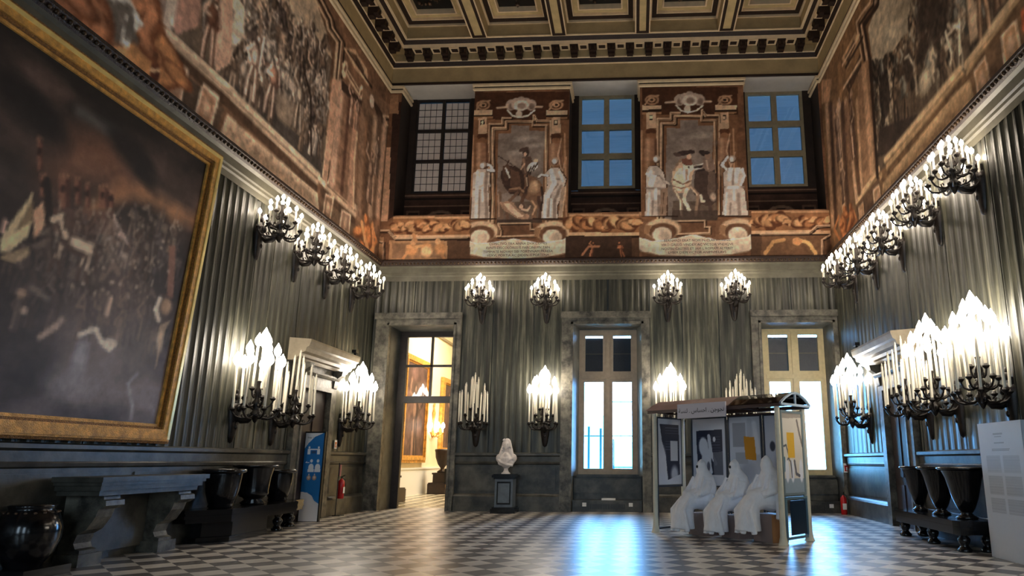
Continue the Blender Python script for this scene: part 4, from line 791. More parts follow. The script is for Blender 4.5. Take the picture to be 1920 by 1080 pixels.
c.line([(1773, 60), (1785, 100), (1783, 118)], .07, (226, 206, 172)); c.line([(1799, 40), (1800, 100)], .09, (220, 196, 160)); c.poly([(1785, 45), (1802, 42), (1802, 55), (1788, 55)], (230, 210, 180)); c.ell((1735, 152), (.35, .3), (206, 182, 146), .9, 0, .5); c.poly([(1650, 240), (1720, 215), (1735, 225), (1660, 290), (1645, 295)], (60, 46, 38))
c.poly([(1808, -50), (1826, -50), (1838, 60), (1820, 85)], (186, 148, 112)); c.line([(1818, -30), (1830, 60)], .2, (214, 176, 136), .8, .1); c.figure(*onR(1850, 60), 1.4, (196, 150, 110), (90, 62, 44), 0, 2, True); c.figure(*onR(1880, 10), 1.4, (196, 150, 110), (90, 62, 44), 0, 1, True)
# ledge
for (p, q) in (((1925, -35), (1812, 122)), ((1800, 130), (1660, 300)), ((1648, 318), (1606, 378))):
    for dy, wd, col in ((0, .15, (216, 176, 128)), (7, .05, (120, 88, 58)), (12, .15, (190, 148, 102)), (23, .22, (110, 78, 50))):
        c.line([(p[0]+dy*.35, p[1]+dy), (q[0]+dy*.35, q[1]+dy)], wd, col)
c.poly([(1818, 150), (1790, 175), (1655, 345), (1655, 372), (1700, 335), (1830, 190)], (196, 154, 108)); c.poly([(1812, 165), (1670, 345), (1690, 335), (1815, 190)], (178, 136, 94))
c.poly([(1905, 45), (1850, 105), (1862, 180), (1925, 120)], (104, 74, 50)); tablet(c, [(1848, 104), (1826, 134), (1836, 192), (1860, 168)], (196, 146, 100), (170, 120, 80)); tablet(c, [(1905, 36), (1877, 66), (1886, 140), (1918, 100)], (200, 150, 102), (176, 124, 82)); c.poly([(1915, 20), (1935, 0), (1935, 60), (1918, 60)], (196, 90, 50))
c.poly([(1650, 330), (1606, 385), (1600, 440), (1650, 385)], (104, 74, 52)); tablet(c, [(1649, 345), (1637, 357), (1641, 402), (1655, 388)], (196, 150, 108), (170, 122, 84)); tablet(c, [(1619, 378), (1610, 388), (1612, 424), (1622, 415)], (190, 140, 96), (160, 110, 74))
# frames and pilasters between scene and corner
frameline(c, [(1650, -60), (1640, 5), (1628, 22), (1614, 42), (1626, 110), (1640, 325)], .12); frameline(c, [(1640, -60), (1632, 5), (1620, 20), (1606, 42), (1616, 110)], .08)
c.poly([(1608, 125), (1628, 112), (1642, 320), (1614, 360)], (150, 108, 76)); c.line([(1620, 130), (1636, 320)], .28, (196, 148, 108), .9, .1); c.line([(1607, 190), (1616, 350)], .16, (206, 158, 116), .9, .06); c.line([(1586, 190), (1606, 370)], .2, (206, 162, 124), .9, .06); c.line([(1596, 190), (1612, 360)], .2, (92, 62, 44), .9, .08)
c.poly([(1578, 110), (1604, 60), (1612, 75), (1590, 130)], (190, 146, 102)); c.poly([(1584, 108), (1602, 74), (1604, 84), (1590, 118)], (84, 58, 40)); frameline(c, [(1580, 122), (1612, 65)], .07); c.poly([(1586, 160), (1614, 100), (1616, 122), (1592, 175)], (72, 48, 34)); c.line([(1582, 165), (1614, 112)], .1, CR)
c.figure(*onR(1600, 300), 1.2, (206, 168, 134), (90, 58, 42), 0, 1, True); c.figure(*onR(1598, 220), .9, (170, 130, 100), (70, 46, 34), 0, 2, True)
for x0, x1, col in ((1550, 1562, (190, 148, 112)), (1558, 1568, (70, 46, 34)), (1564, 1576, (150, 112, 84)), (1572, 1584, (206, 168, 134)), (1580, 1592, (80, 54, 40)), (1588, 1600, (130, 92, 66))):
    c.line([(x0, 200), (x1, 420)], .26, col, .9, .14)
c.figure(*onR(1575, 300), 1.5, (186, 150, 122), (80, 54, 40), 0, 1, True); c.figure(*onR(1583, 380), 1.1, (170, 134, 106), (80, 54, 40), 0, 3, True)
c.poly([(1541, 150), (1560, 148), (1556, 190), (1541, 195)], (176, 128, 90)); nude(c, 1580, 420, .7, -1, (190, 116, 64)); nude(c, 1596, 405, .5, 1, (180, 110, 62)); c.ell((1710, 60), (.1, .1), (200, 180, 150), .5)
c.blur(1); c.noise(.15, .25, 41); c.noise(.6, .18, 42)
painted('fresco', c, 4.0, D-.01, 6.56, 11.66, .026, lambda U, V: (U*0+XR-.006, U, V), M['fresco'], bpy.data.objects['wall_right'], 1.2, .8)

# ------------------------------------------------------------------ the great framed canvas, leaning out from the left wall
PB, PT = .1, .36          # stand-off at foot and head
Z0, Z1 = 1.47, 6.04
def ptx(z): return XL+PB+(PT-PB)*(z-Z0)/(Z1-Z0)
def onP(px, py):
    d = ray(px, py); s = (PT-PB)/(Z1-Z0)     # plane x - s*z = XL+PB-s*Z0
    t = (XL+PB-s*Z0-(EYE[0]-s*EYE[2]))/(d[0]-s*d[2]); q = EYE+t*d; return (q[1], q[2])
YR = 9.62
pc = Canvas(2.0, 9.45, 1.6, 6.0, .014, (52, 42, 38), onP)
n = pc.fbm(2.2, 6, 3, (2.5, 1)); n2 = pc.fbm(1.1, 6, 4, (1.6, 1)); V = (pc.v0+np.arange(pc.nv)*pc.res)[:, None]
sky = np.clip((V-4.0)/.6, 0, 1); gk = np.clip((n-.42)*5, 0, 1)
pc.a = (np.array([26, 22, 20])+gk[..., None]*np.array([76, 56, 48]))*sky[..., None]+(np.array([44, 35, 32])+np.clip((n2-.4)*4, 0, 1)[..., None]*np.array([46, 38, 34]))*(1-sky[..., None])
fogk = np.clip((3.3-V)/1.2, 0, 1)*np.clip((n2-.3)*2.6, 0, 1); pc.a = pc.a*(1-.75*fogk[..., None])+np.array([128, 118, 120])*.75*fogk[..., None]
dk = np.clip((1.95-V)/.35, 0, 1)[..., None]*.65; pc.a = pc.a*(1-dk)+np.array([46, 42, 46])*dk
pc.line([(170, 395), (230, 355), (270, 360), (330, 400), (375, 420)], .2, (176, 122, 84), .75, .25); pc.line([(110, 330), (150, 290), (200, 300), (230, 330)], .45, (128, 84, 62), .55, .5); pc.line([(150, 210), (200, 240), (215, 245)], .12, (110, 108, 100), .6, .15); pc.line([(0, 120), (60, 150), (110, 170)], .2, (120, 92, 80), .5, .3)
for q in ((230, 270, .5), (270, 300, .4), (40, 190, .7), (80, 210, .5), (270, 330, .35)): pc.ell(q[:2], (q[2]*1.3, q[2]*.45), (18, 16, 17), .8, -.5, .7)
# burning town
for x, y, w_, h in ((70, 260, 10, 60), (110, 330, 22, 60), (140, 335, 12, 50), (160, 345, 9, 45), (185, 350, 20, 40), (75, 330, 14, 40), (205, 360, 8, 30)):
    pc.poly([(x, y), (x+w_, y+6), (x+w_, y+h), (x, y+h)], (128, 84, 66), .9); pc.poly([(x+w_*.6, y+4), (x+w_, y+6), (x+w_, y+h), (x+w_*.6, y+h)], (72, 44, 36), .9)
    for k in range(3): pc.poly([(x+k*w_/3, y-5), (x+k*w_/3+w_/5, y-4), (x+k*w_/3+w_/5, y+3), (x+k*w_/3, y+3)], (150, 104, 80), .9)
    pc.ell((x+w_*.35, y+h*.4), (.035, .05), (40, 24, 20), .9)
pc.poly([(100, 390), (215, 395), (215, 440), (100, 440)], (104, 72, 60), .6)
# banners
BN, BD = (196, 172, 132), (128, 104, 76)
pc.poly([(63, 358), (52, 420), (20, 455), (0, 462), (0, 448), (30, 405)], BN); pc.poly([(63, 370), (60, 420), (10, 468), (30, 430)], BD); pc.poly([(87, 373), (86, 420), (64, 450), (62, 395)], (206, 158, 124)); pc.poly([(60, 415), (50, 445), (15, 475), (0, 472), (5, 450)], (206, 182, 138)); pc.poly([(0, 480), (56, 462), (55, 480), (30, 493), (5, 487)], (190, 162, 116)); pc.line([(88, 340), (94, 495)], .1, (34, 24, 20)); pc.poly([(212, 400), (224, 420), (248, 470), (230, 448), (213, 440)], (176, 150, 136)); pc.poly([(8, 408), (16, 415), (6, 440), (2, 436)], (200, 160, 140))
pal = [(206, 182, 160), (176, 148, 126), (128, 102, 86), (110, 96, 92), (90, 68, 56), (150, 128, 112)]
keep = pc.a.copy(); Rg = [onP(*p) for p in [(110, 440), (320, 455), (318, 560), (250, 560), (150, 540), (60, 520)]]
pc.crowd(Rg, 50, .42, pal, 12)
Rg = [onP(*p) for p in [(0, 490), (120, 520), (320, 560), (300, 700), (150, 640), (0, 620)]]
pal2 = [(120, 98, 84), (96, 76, 66), (84, 70, 64), (140, 116, 100)]
pc.crowd(Rg, 36, .55, pal2, 14)
pc.a = pc.a*.55+keep*.45; pc.horse(*onP(130, 520), .7, (206, 180, 152), (70, 52, 44), -1, True)
for a in (((150, 628), (168, 620), (180, 618), (190, 640), (205, 655), (215, 645)),): pc.line(list(a), .07, (206, 190, 170), .9, .03)
pc.line([(75, 632), (105, 612), (115, 600)], .08, (176, 150, 132), .8, .04); pc.line([(200, 590), (208, 560)], .07, (190, 160, 136), .9, .03); pc.ell((205, 645), (.14, .1), (200, 182, 162), .9, .2, .5); pc.ell((150, 670), (.16, .35), (150, 146, 152), .7, 0, .7); pc.ell((130, 720), (.5, .3), (132, 126, 130), .6, 0, .8); pc.line([(300, 560), (292, 580), (298, 600)], .08, (206, 190, 170), .9, .04); pc.ell((312, 575), (.14, .16), (176, 140, 110), .8, 0, .5); pc.ell((300, 640), (.1, .2), (186, 164, 140), .8, .2, .6)
pc.line([(258, 700), (240, 720), (248, 760), (246, 785)], .05, (150, 144, 146), .7, .04); pc.line([(60, 540), (90, 560)], .08, (120, 104, 92), .7, .05); pc.ell((40, 550), (.08, .08), (160, 130, 108), .8, 0, .5); pc.ell((45, 582), (.06, .06), (190, 160, 140), .8, 0, .5); pc.poly([(317, 460), (330, 462), (325, 560), (313, 555)], (120, 84, 70)); pc.poly([(320, 600), (310, 620), (290, 700), (300, 610)], (190, 160, 128), .6)
for k in range(25): pc.ell((pc.rs.uniform(120, 320), pc.rs.uniform(450, 560)), (.03, .035), (180, 156, 136), .6)
pc.blur(1); pc.noise(.1, .12, 51); pc.a = pc.a*1.25+6
pic = empty('framed_painting', (XL+PB, YR, Z0), label='huge dark battle painting in a gilt frame filling the left wall', cat='painting')
cvm = painted('canvas', pc, 2.1, 9.35, 1.68, 5.82, .02, lambda U, V: (ptx(V)+.0, U, V), M['oil'])
def prig(mb, ya, yb, za, zb, d0, d1, m):
    vs = []
    for z in (za, zb):
        for y in (ya, yb):
            for d in (d0, d1): vs.append((ptx(z)+d, y, z))
    mb.add(vs, [(0, 1, 3, 2), (4, 6, 7, 5), (0, 4, 5, 1), (2, 3, 7, 6), (0, 2, 6, 4), (1, 5, 7, 3)], m)
mb = MB(); y0 = 1.8
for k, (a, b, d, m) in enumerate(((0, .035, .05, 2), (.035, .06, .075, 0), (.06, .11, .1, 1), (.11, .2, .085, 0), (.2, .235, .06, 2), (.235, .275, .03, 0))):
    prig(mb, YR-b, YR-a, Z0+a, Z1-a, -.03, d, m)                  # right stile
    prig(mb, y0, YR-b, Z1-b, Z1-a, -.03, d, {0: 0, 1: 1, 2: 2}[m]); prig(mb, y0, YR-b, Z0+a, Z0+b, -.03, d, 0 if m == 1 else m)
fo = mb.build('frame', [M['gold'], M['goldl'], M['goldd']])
for o in (cvm, fo): o.parent = pic; o.matrix_parent_inverse = Matrix.Translation(pic.location).inverted()
mb = MB(); prig(mb, 1.8, YR-.03, Z0+.03, Z1-.03, -.07, -.03, 0); bk = mb.build('backing_board', M['dark']); bk.parent = pic; bk.matrix_parent_inverse = Matrix.Translation(pic.location).inverted()
# ------------------------------------------------------------------ candle sconces
def sconce_kit():
    k = {}
    b = MB(); b.lathe([(.012, -.58), (.05, -.55), (.075, -.46), (.1, -.3), (.125, -.12), (.135, -.02), (.135, .05), (.1, .1), (.05, .12)], (0, 0, 0), 12, 0, PI, 2*PI, 1, .8)
    b.box(-.1, .1, -.03, 0, -.1, .2, 0); b.ell((0, -.1, .02), (.07, .05, .07)); b.ell((0, -.085, -.16), (.045, .04, .06)); b.ell((0, -.07, -.3), (.035, .035, .05)); b.ell((0, -.04, .22), (.07, .03, .06)); b.ell((0, -.035, .3), (.03, .02, .05))
    k['bracket'] = b.mesh('wall_bracket', M['bronze'])
    s = MB(); s.tube([(0, -.06, -.12), (0, -.16, -.2), (0, -.27, -.19), (0, -.36, -.1), (0, -.4, 0)], [.045, .05, .05, .05, .04], 8); s.tube([(0, -.06, .04), (0, -.15, .1), (0, -.26, .06), (0, -.36, .0)], .022, 6)
    s.lathe([(.005, -.24), (.03, -.21), (.05, -.17), (.09, -.12), (.1, -.07), (.06, -.03), (.045, .02), (.075, .08), (.08, .12), (.04, .17), (.035, .24), (.06, .29), (.055, .33), (.028, .38), (.03, .46), (.045, .49), (.02, .5)], (0, -.4, 0), 12)
    for i in range(5): a = i*2*PI/5; s.ell((.08*math.cos(a), -.4+.08*math.sin(a), -.1), (.03, .03, .045), 0, 8, 5)
    k['stem'] = s.mesh('central_stem', M['bronze'])
    def arm(r, zt, nm):
        m = MB(); m.tube([(.03, 0, zt-.08), (r*.35, 0, zt-.15), (r*.62, 0, zt-.16), (r*.85, 0, zt-.13), (r*.99, 0, zt-.07), (r, 0, zt-.035)], [.02, .022, .018, .016, .015, .018], 6)
        m.tube([(r*.55, 0, zt-.15), (r*.6, 0, zt-.1), (r*.5, 0, zt-.08), (r*.46, 0, zt-.115)], .011, 5)
        m.lathe([(.012, -.05), (.03, -.035), (.05, -.01), (.052, 0), (.03, .004), (.024, .03), (.0, .03)], (r, 0, zt), 10); return m.mesh(nm, M['bronze'])
    k['arms'] = [arm(.36, 0, 'outer_arm'), arm(.245, .2, 'middle_arm'), arm(.11, .36, 'inner_arm')]
    for nm, L, r in (('short0', .24, .017), ('short1', .21, .017), ('short2', .17, .017), ('short3', .13, .017), ('short', .2, .017), ('tall', .74, .021)):
        k['candle_'+nm] = MB().lathe([(r, 0), (r, L-.01), (r*.6, L)], (0, 0, 0), 8).mesh('candle', M['candle'])
    k['bulb_short'] = MB().lathe([(.008, 0), (.023, .015), (.034, .04), (.031, .063), (.016, .088), (.003, .108)], (0, 0, 0), 8, caps=False).mesh('bulb', M['bulbU'])
    k['bulb_tall'] = MB().lathe([(.01, -.02), (.045, .02), (.066, .07), (.06, .12), (.03, .18), (.003, .235)], (0, 0, 0), 8, caps=False).mesh('bulb', M['bulbL'])  # lit bulb made oversize so its shape stands in for the glare
    k['bulb_off'] = MB().lathe([(.008, 0), (.014, .012), (.016, .028), (.009, .05), (.001, .07)], (0, 0, 0), 7, caps=False).mesh('bulb', M['bulboff'])
    return k
SK = sconce_kit()
TIERS = [(7, .36, 0, .2), (5, .245, .2, .55), (3, .11, .36, 0)]
def sconce(kind, lit, label, group, seed):
    rs = random.Random(seed); t = empty('wall_sconce', label=label, cat='sconce', group=group)
    link('wall_bracket', SK['bracket'], t); link('central_stem', SK['stem'], t); L = .2 if kind == 'short' else .74
    spots = []
    for ti, (n, r, z, ph) in enumerate(TIERS):
        for i in range(n):
            a = ph-PI/2+2*PI*i/n; o = link('arm', SK['arms'][ti], t, (0, -.4, 0), a); spots.append((r*math.cos(a), -.4+r*math.sin(a), z+.02, ti))
    spots.append((0, -.4, .49, 3))
    for x, y, z, ti in spots:
        if kind == 'short': L = (.24, .21, .17, .13)[ti]
        c = link('candle', SK['candle_'+kind+(str(ti) if kind == 'short' else '')], t, (x, y, z)); tl = .03 if kind == 'tall' else .015
        c.rotation_euler = (rs.uniform(-tl, tl), rs.uniform(-tl, tl), 0)
        link('bulb', SK['bulb_'+kind] if lit else SK['bulb_off'], c, (0, 0, L-.008))
    return t
protos = {}
def put(wall, a, z, kind, lit, label, group):
    key = (kind, lit)
    if key not in protos: t = protos[key] = sconce(kind, lit, label, group, 3)
    else: t = copy_tree(protos[key]); t['label'] = label; t['group'] = group
    t.location = W(wall, a, .045, z); t.rotation_euler = (0, 0, {'L': PI/2, 'B': 0, 'R': -PI/2}[wall])
GU, GT = 'lit sconces high under the stone cornice', 'tall candle sconces at the lower level'
UP = [('L', 11.42, 5.42, 'upper sconce on the left wall nearest the great painting'), ('L', 12.82, 5.38, 'upper sconce on the left wall, second from the great painting'), ('L', 14.2, 5.36, 'upper sconce on the left wall, third from the great painting'), ('L', 15.6, 5.36, 'upper sconce on the left wall closest to the back corner'),
      ('B', -4.05, 5.36, 'upper sconce on the back wall just right of the tall doorway'), ('B', -2.32, 5.36, 'upper sconce on the back wall just left of the middle window'), ('B', .88, 5.38, 'upper sconce on the back wall just right of the middle window'), ('B', 2.62, 5.4, 'upper sconce on the back wall just left of the window behind the shelter'),
      ('R', 15.4, 5.46, 'upper sconce on the right wall closest to the back corner'), ('R', 14.05, 5.42, 'upper sconce on the right wall, second from the back corner'), ('R', 12.6, 5.4, 'upper sconce on the right wall, middle one of the row of five'), ('R', 11.05, 5.42, 'upper sconce on the right wall, second nearest to the viewer'), ('R', 9.6, 5.42, 'upper sconce on the right wall nearest to the viewer')]
for w_, a, z, lb in UP: put(w_, a, z, 'short', True, 'lit bronze '+lb, GU)
LO = [('L', 11.3, 2.1, True, 'lit tall candle sconce on the left wall nearest the great painting'), ('L', 12.6, 2.08, False, 'unlit tall candle sconce beside the pedimented door on the left wall'), ('L', 15.6, 2.12, True, 'lit tall candle sconce between the left pedimented door and the corner'),
      ('B', -4.08, 2.16, False, 'unlit tall candle sconce on the back wall between doorway and bust'), ('B', -2.3, 2.16, True, 'lit tall candle sconce on the back wall left of the middle window'), ('B', .89, 2.22, True, 'lit tall candle sconce above the left end of the bus shelter'), ('B', 2.64, 2.22, False, 'unlit tall candle sconce showing above the bus shelter roof'),
      ('R', 15.15, 2.2, True, 'lit tall candle sconce between the right pedimented door and the corner'), ('R', 12.1, 2.2, False, 'unlit tall candle sconce on the right wall beside the pedimented door'), ('R', 11.0, 2.2, True, 'lit tall candle sconce on the right wall above the vase bench'), ('R', 9.5, 2.2, True, 'lit tall candle sconce on the right wall above the white text panel')]
for w_, a, z, on_, lb in LO: put(w_, a, z, 'tall', on_, lb, GT)
# ------------------------------------------------------------------ pedimented doors in the side walls
def ped_door(nm, wall, a0, a1, c0, c1, zt, tn):
    r = empty(nm, kind='structure')
    mb = MB(); wbox(mb, wall, a0, a1, 0, .05, 0, zt, 0); leaf = mb.build('door_leaf', M['dleaf'], r)
    mb = MB(); am = (a0+a1)/2
    for b0, b1 in ((a0+.08, am-.05), (am+.05, a1-.08)):
        for z0, z1 in ((.15, .8), (.95, zt-.15)): wbox(mb, wall, b0, b1, .05, .07, z0, z1, 0)
    mb.build('door_panel', M['dleaf'], leaf)
    mb = MB(); k = .28
    wbox(mb, wall, a0-k, a0, 0, .15, 0, zt+k, 0); wbox(mb, wall, a1, a1+k, 0, .15, 0, zt+k, 0); wbox(mb, wall, a0, a1, 0, .15, zt, zt+k, 0)
    wbox(mb, wall, a0-.06, a0, .15, .18, 0, zt+.06, 0); wbox(mb, wall, a1, a1+.06, .15, .18, 0, zt+.06, 0); wbox(mb, wall, a0, a1, .15, .18, zt, zt+.06, 0)
    mb.build('door_casing', M['casing'], r)
    mb = MB(); run(mb, wall, a0-k, a1+k, [(0, zt+k), (.2, zt+k), (.24, zt+k+.05), (.24, zt+k+.08), (.13, zt+k+.1), (.13, 3.24), (0, 3.24)], 0); mb.build('frieze', M['casing'], r)
    mb = MB()
    for a in (a0-k+.02, a1+k-.2): run(mb, wall, a, a+.18, [(.1, zt+k-.2), (.18, zt+k-.16), (.2, zt+k), (.24, 3.05), (.34, 3.12), (.36, 3.22), (.1, 3.24)], 0)
    mb.build('console', M['casing'], r)
    mb = MB(); run(mb, wall, c0, c1, [(0, 3.22), (.2, 3.22), (.24, 3.28), (.3, 3.3), (.32, 3.36), (.4, 3.39), (.42, 3.47), (.47, 3.5), (.5, 3.6), (.5, 3.64), (0, 3.68)], 0)
    mb.build('door_cornice', M['pcasing'], r)
    return r
M['pcasing'] = mat('pale_cornice_stone', (150, 138, 118), .4, var=.15, scale=5)
ped_door('door_1', 'L', 13.5, 14.7, 12.9, 15.35, 2.72, 10); ped_door('door_2', 'R', 12.95, 13.97, 12.4, 14.72, 2.68, 11)
def spot(wall, a, lb):
    t = empty('security_camera', W(wall, a, .43, 3.665), label=lb, cat='camera', group='small cameras on the door cornices'); mb = MB(); mb.box(-.02, .02, -.02, .02, 0, .05); mb.build('foot', M['dark'], t)
    MB().box(-.05, .05, -.08, .08, .05, .12).build('housing', M['dark'], t)
spot('L', 15.2, 'small black camera on the cornice of the left door'); spot('R', 14.55, 'small black camera on the cornice of the right door')

# ------------------------------------------------------------------ tall doorway in the back wall and the room beyond
r = empty('door_3', kind='structure'); y = D+.8; mb = MB()
mb.box(-6.5, -6.3, y-.06, y+.06, 0, 4.75); mb.box(-4.87, -4.77, y-.06, y+.06, 0, 4.75); mb.box(-6.3, -4.87, y-.06, y+.06, 4.6, 4.75); mb.box(-6.3, -4.87, y-.09, y+.06, 2.77, 2.95)
mb.box(-5.63, -5.57, y-.04, y+.04, 2.95, 4.6); mb.box(-6.3, -4.87, y-.04, y+.04, 3.76, 3.82); mb.build('door_frame', M['bframe'], r)
for a, b in ((-6.3, -5.63), (-5.57, -4.87)):
    for c_, d_ in ((2.95, 3.76), (3.82, 4.6)): MB().box(a, b, y-.004, y+.004, c_, d_).build('pane', M['glass'], r)
mb = MB(); mb.box(-6.5, -6.44, y+.1, y+.13, .02, 2.75); mb.box(-6.5, -6.46, y+.07, y+.14, 0.02, 2.76); mb.build('door_leaf', M['bframe'], r)
XN = -8.1
M['nwall'] = mat('cream_wall_beyond', (236, 222, 188), .8, var=.04, scale=2); M['ndado'] = mat('white_dado_beyond', (228, 226, 222), .6)
mb = MB(); mb.box(XN-.2, XN, D+.95, 34, 0, 7.5, 0); mb.box(XN, -2.55, 34, 34.2, 0, 7.5, 0); mb.box(-2.75, -2.55, D+.95, 34, 0, 7.5, 0); mb.box(XN-.2, -2.55, D+.95, 34.2, 7.5, 7.6, 0); mb.box(XN-.2, XL-.5, D+.9, D+.95, 0, 7.5, 0)
struct(mb.build('wall_beyond', M['nwall'])); mb = MB(); mb.box(XN-.2, -2.55, D+.95, 34.2, -.2, 0, 0); struct(mb.build('floor', M['floor2']))
mb = MB(); mb.box(XN, XN+.03, D+.95, 34, 0, .95, 0); mb.box(XN, XN+.06, D+.95, 34, .92, .98, 0); mb.box(XN, XN+.08, D+.95, 34, 6.2, 6.3, 1); struct(mb.build('baseboard_beyond', [M['ndado'], M['uframe']]))
def small_picture(y0, y1, z0, z1, lb, seed, sh=0):
    t = empty('framed_painting', (XN, (y0+y1)/2, z0), label=lb, cat='painting', group='gilt framed paintings in the room beyond'); w_ = y1-y0; c = Canvas(-w_/2, w_/2, 0, z1-z0, .03, (96, 72, 66)); c.noise(.9, .5, seed); c.noise(.3, .3, seed+1)
    c.figure(0, .2, (z1-z0)*.7, (150, 116, 100), (52, 40, 40), 0, 1, True); c.noise(.2, .2, seed+2)
    painted('canvas', c, -w_/2+.2, w_/2-.2, .2, z1-z0-.2, .06, lambda U, V: (U*0+.1, U, V), M['oil'], t)
    mb = MB(); h = z1-z0
    for d, e, q in ((0, .1, .14), (.1, .2, .18), (.2, .26, .12)):
        mb.box(.02, q, -w_/2+d, w_/2-d, d, e, 0); mb.box(.02, q, -w_/2+d, w_/2-d, h-e, h-d, 0); mb.box(.02, q, -w_/2+d, -w_/2+e, e, h-e, 0); mb.box(.02, q, w_/2-e, w_/2-d, e, h-e, 0)
    mb.build('frame', M['gold'], t)
small_picture(22.6, 25.4, 1.15, 4.95, 'left gilt framed painting seen through the tall doorway', 61); small_picture(27.3, 30.4, 1.5, 4.65, 'right gilt framed painting seen through the tall doorway', 65)
t = empty('wall_light', (XN, 26.45, 2.2), label='gilt wall light glowing between two paintings beyond the doorway', cat='wall light')
mb = MB(); mb.lathe([(.02, -.1), (.1, 0), (.06, .2), (.05, .6), (.12, .9), (.03, 1.1), (.08, 1.25), (.01, 1.3)], (.06, 0, 0), 10, sx=.5); mb.build('back_plate', M['gold'], t)
for i in range(5):
    a = -PI/2+PI*i/4; mb = MB(); mb.tube([(.08, 0, .05), (.08+.2*math.cos(a)*.8, .2*math.sin(a), -.05), (.08+.38*math.cos(a), .38*math.sin(a), .08)], .02, 6); mb.lathe([(.01, 0), (.05, .03), (.04, .05)], (.08+.38*math.cos(a), .38*math.sin(a), .07), 8); ar = mb.build('arm', M['gold'], t)
    link('candle', SK['candle_short'], ar, (.08+.38*math.cos(a), .38*math.sin(a), .1)); link('bulb', SK['bulb_tall'], ar, (.08+.38*math.cos(a), .38*math.sin(a), .29))
def urn_stand(x, y, lb):
    t = empty('urn_on_pedestal', (x, y, 0), label=lb, cat='urn', group='dark urns on pedestals in the room beyond')
    mb = MB()
    for a, z0, z1 in ((.42, 0, .38), (.4, .38, .42), (.27, .42, .72), (.3, .72, .78)): mb.box(-a, a, -a, a, z0, z1)
    mb.build('pedestal', M['dleaf'], t); mb = MB(); mb.lathe([(.17, .78), (.2, .82), (.08, .9), (.07, .95), (.18, 1.1), (.27, 1.35), (.29, 1.55), (.31, 1.6), (.3, 1.66), (.2, 1.66)], (0, 0, 0), 18); mb.build('urn', M['dleaf'], t)
urn_stand(-7.35, 25.6, 'dark urn on a stepped pedestal beyond the doorway'); urn_stand(-7.5, 20.4, 'dark urn pedestal half hidden behind the left jamb of the doorway')
l = bpy.data.lights.new('added_room_light', 'AREA'); l.shape = 'DISK'; l.size = 2.5; l.energy = 420; l.color = (1, .9, .72); o = bpy.data.objects.new('added_room_light', l); C.objects.link(o); o.location = (-5.2, 25, 7.3)  # unseen light added near the ceiling to brighten the room beyond
t = empty('stool', (-6.4, 24.0, 0), label='dark upholstered stool at the right edge of the tall doorway', cat='stool'); mb = MB(); mb.box(-.32, .32, -.3, .3, .42, .95); mb.build('seat', M['dark'], t)
for a in (-.25, .25):
    for b in (-.25, .25): MB().lathe([(.02, 0), (.03, .42)], (a, b, 0), 8).build('leg', M['gold'], t)

# ------------------------------------------------------------------ left side furniture
t = empty('console_table', (XL, 8.72, 0), label='grey marble console table on scroll supports under the great painting', cat='table')
mb = MB(); x0 = .15
for a, b, z0, z1 in ((0, 0, .98, 1.04), (.03, .03, .94, .98), (.06, .06, .88, .94), (.1, .1, .82, .88)): mb.box(x0, .78-a, -1.0+b, 1.0-b, z0, z1)
mb.build('table_top', M['stone'], t)
for yy in (-.62, .72):
    pf = [(x0, .82), (.62, .82), (.64, .72), (.58, .66), (.55, .56), (.46, .42), (.36, .36), (.33, .26), (.36, .2), (.42, .18), (.42, 0), (x0, 0)]
    mb = MB(); mb.prism(pf, lambda a, b, h: (a, h, b), yy-.13, yy+.13, 0); mb.prism([(.6, .78), (.67, .76), (.68, .7), (.62, .66), (.56, .7)], lambda a, b, h: (a, h, b), yy-.15, yy+.15, 0); mb.box(x0, .46, yy-.18, yy+.18, 0, .14, 0); mb.build('scroll_support', M['casing'], t)
mb = MB(); mb.box(x0, x0+.05, -.62, .72, .1, .82); mb.build('back_slab', M['stone'], t)
t = empty('floor_jar', (-6.66, 7.3, 0), label='round black jar on a low plinth at the near end of the console table', cat='jar')
mb = MB(); mb.box(-.3, .3, -.3, .3, 0, .1); mb.build('plinth', M['black'], t); mb = MB(); mb.lathe([(.16, .1), (.18, .14), (.25, .24), (.3, .4), (.3, .52), (.25, .66), (.2, .7), (.21, .73), (.22, .75), (.17, .76)], (0, 0, 0), 26); mb.build('body', M['black'], t)
mb = MB()
for i in range(18): a = i*2*PI/18; mb.ell((.24*math.cos(a), .24*math.sin(a), .675), (.018, .018, .014), 0, 7, 4)
mb.build('stud_band', M['bronzed'], t)
def bench(loc, rz, lb, poly, zt, base, legs):
    t = empty('marble_bench', loc, rz, lb, 'bench'); mb = MB(); n = len(poly); cx = sum(p[0] for p in poly)/n; cy = sum(p[1] for p in poly)/n
    for k, z0, z1 in ((1, zt-.05, zt), (.96, zt-.08, zt-.05), (1.0, zt-.13, zt-.08), (.93, zt-.19, zt-.13)):
        mb.prism([(cx+(x-cx)*(1-(1-k)*.5), cy+(y-cy)*(1-(1-k)*.25)) for x, y in poly], lambda a, b, h: (a, b, h), z0, z1, 0)
    mb.build('seat_slab', M['black'], t)
    if base:
        mb = MB(); 
        for k, z0, z1 in ((.9, 0, .08), (.84, .08, zt-.19)): mb.prism([(cx+(x-cx)*k, cy+(y-cy)*k) for x, y in base], lambda a, b, h: (a, b, h), z0, z1, 0)
        mb.build('plinth', M['black'], t)
    for x, y in legs: MB().lathe([(.09, 0), (.1, .03), (.07, .06), (.05, .09), (.08, .14), (.085, .18), (.05, .22), (.06, .26), (.09, zt-.2), (.09, zt-.185)], (x, y, 0), 14).build('leg', M['black'], t)
    return t
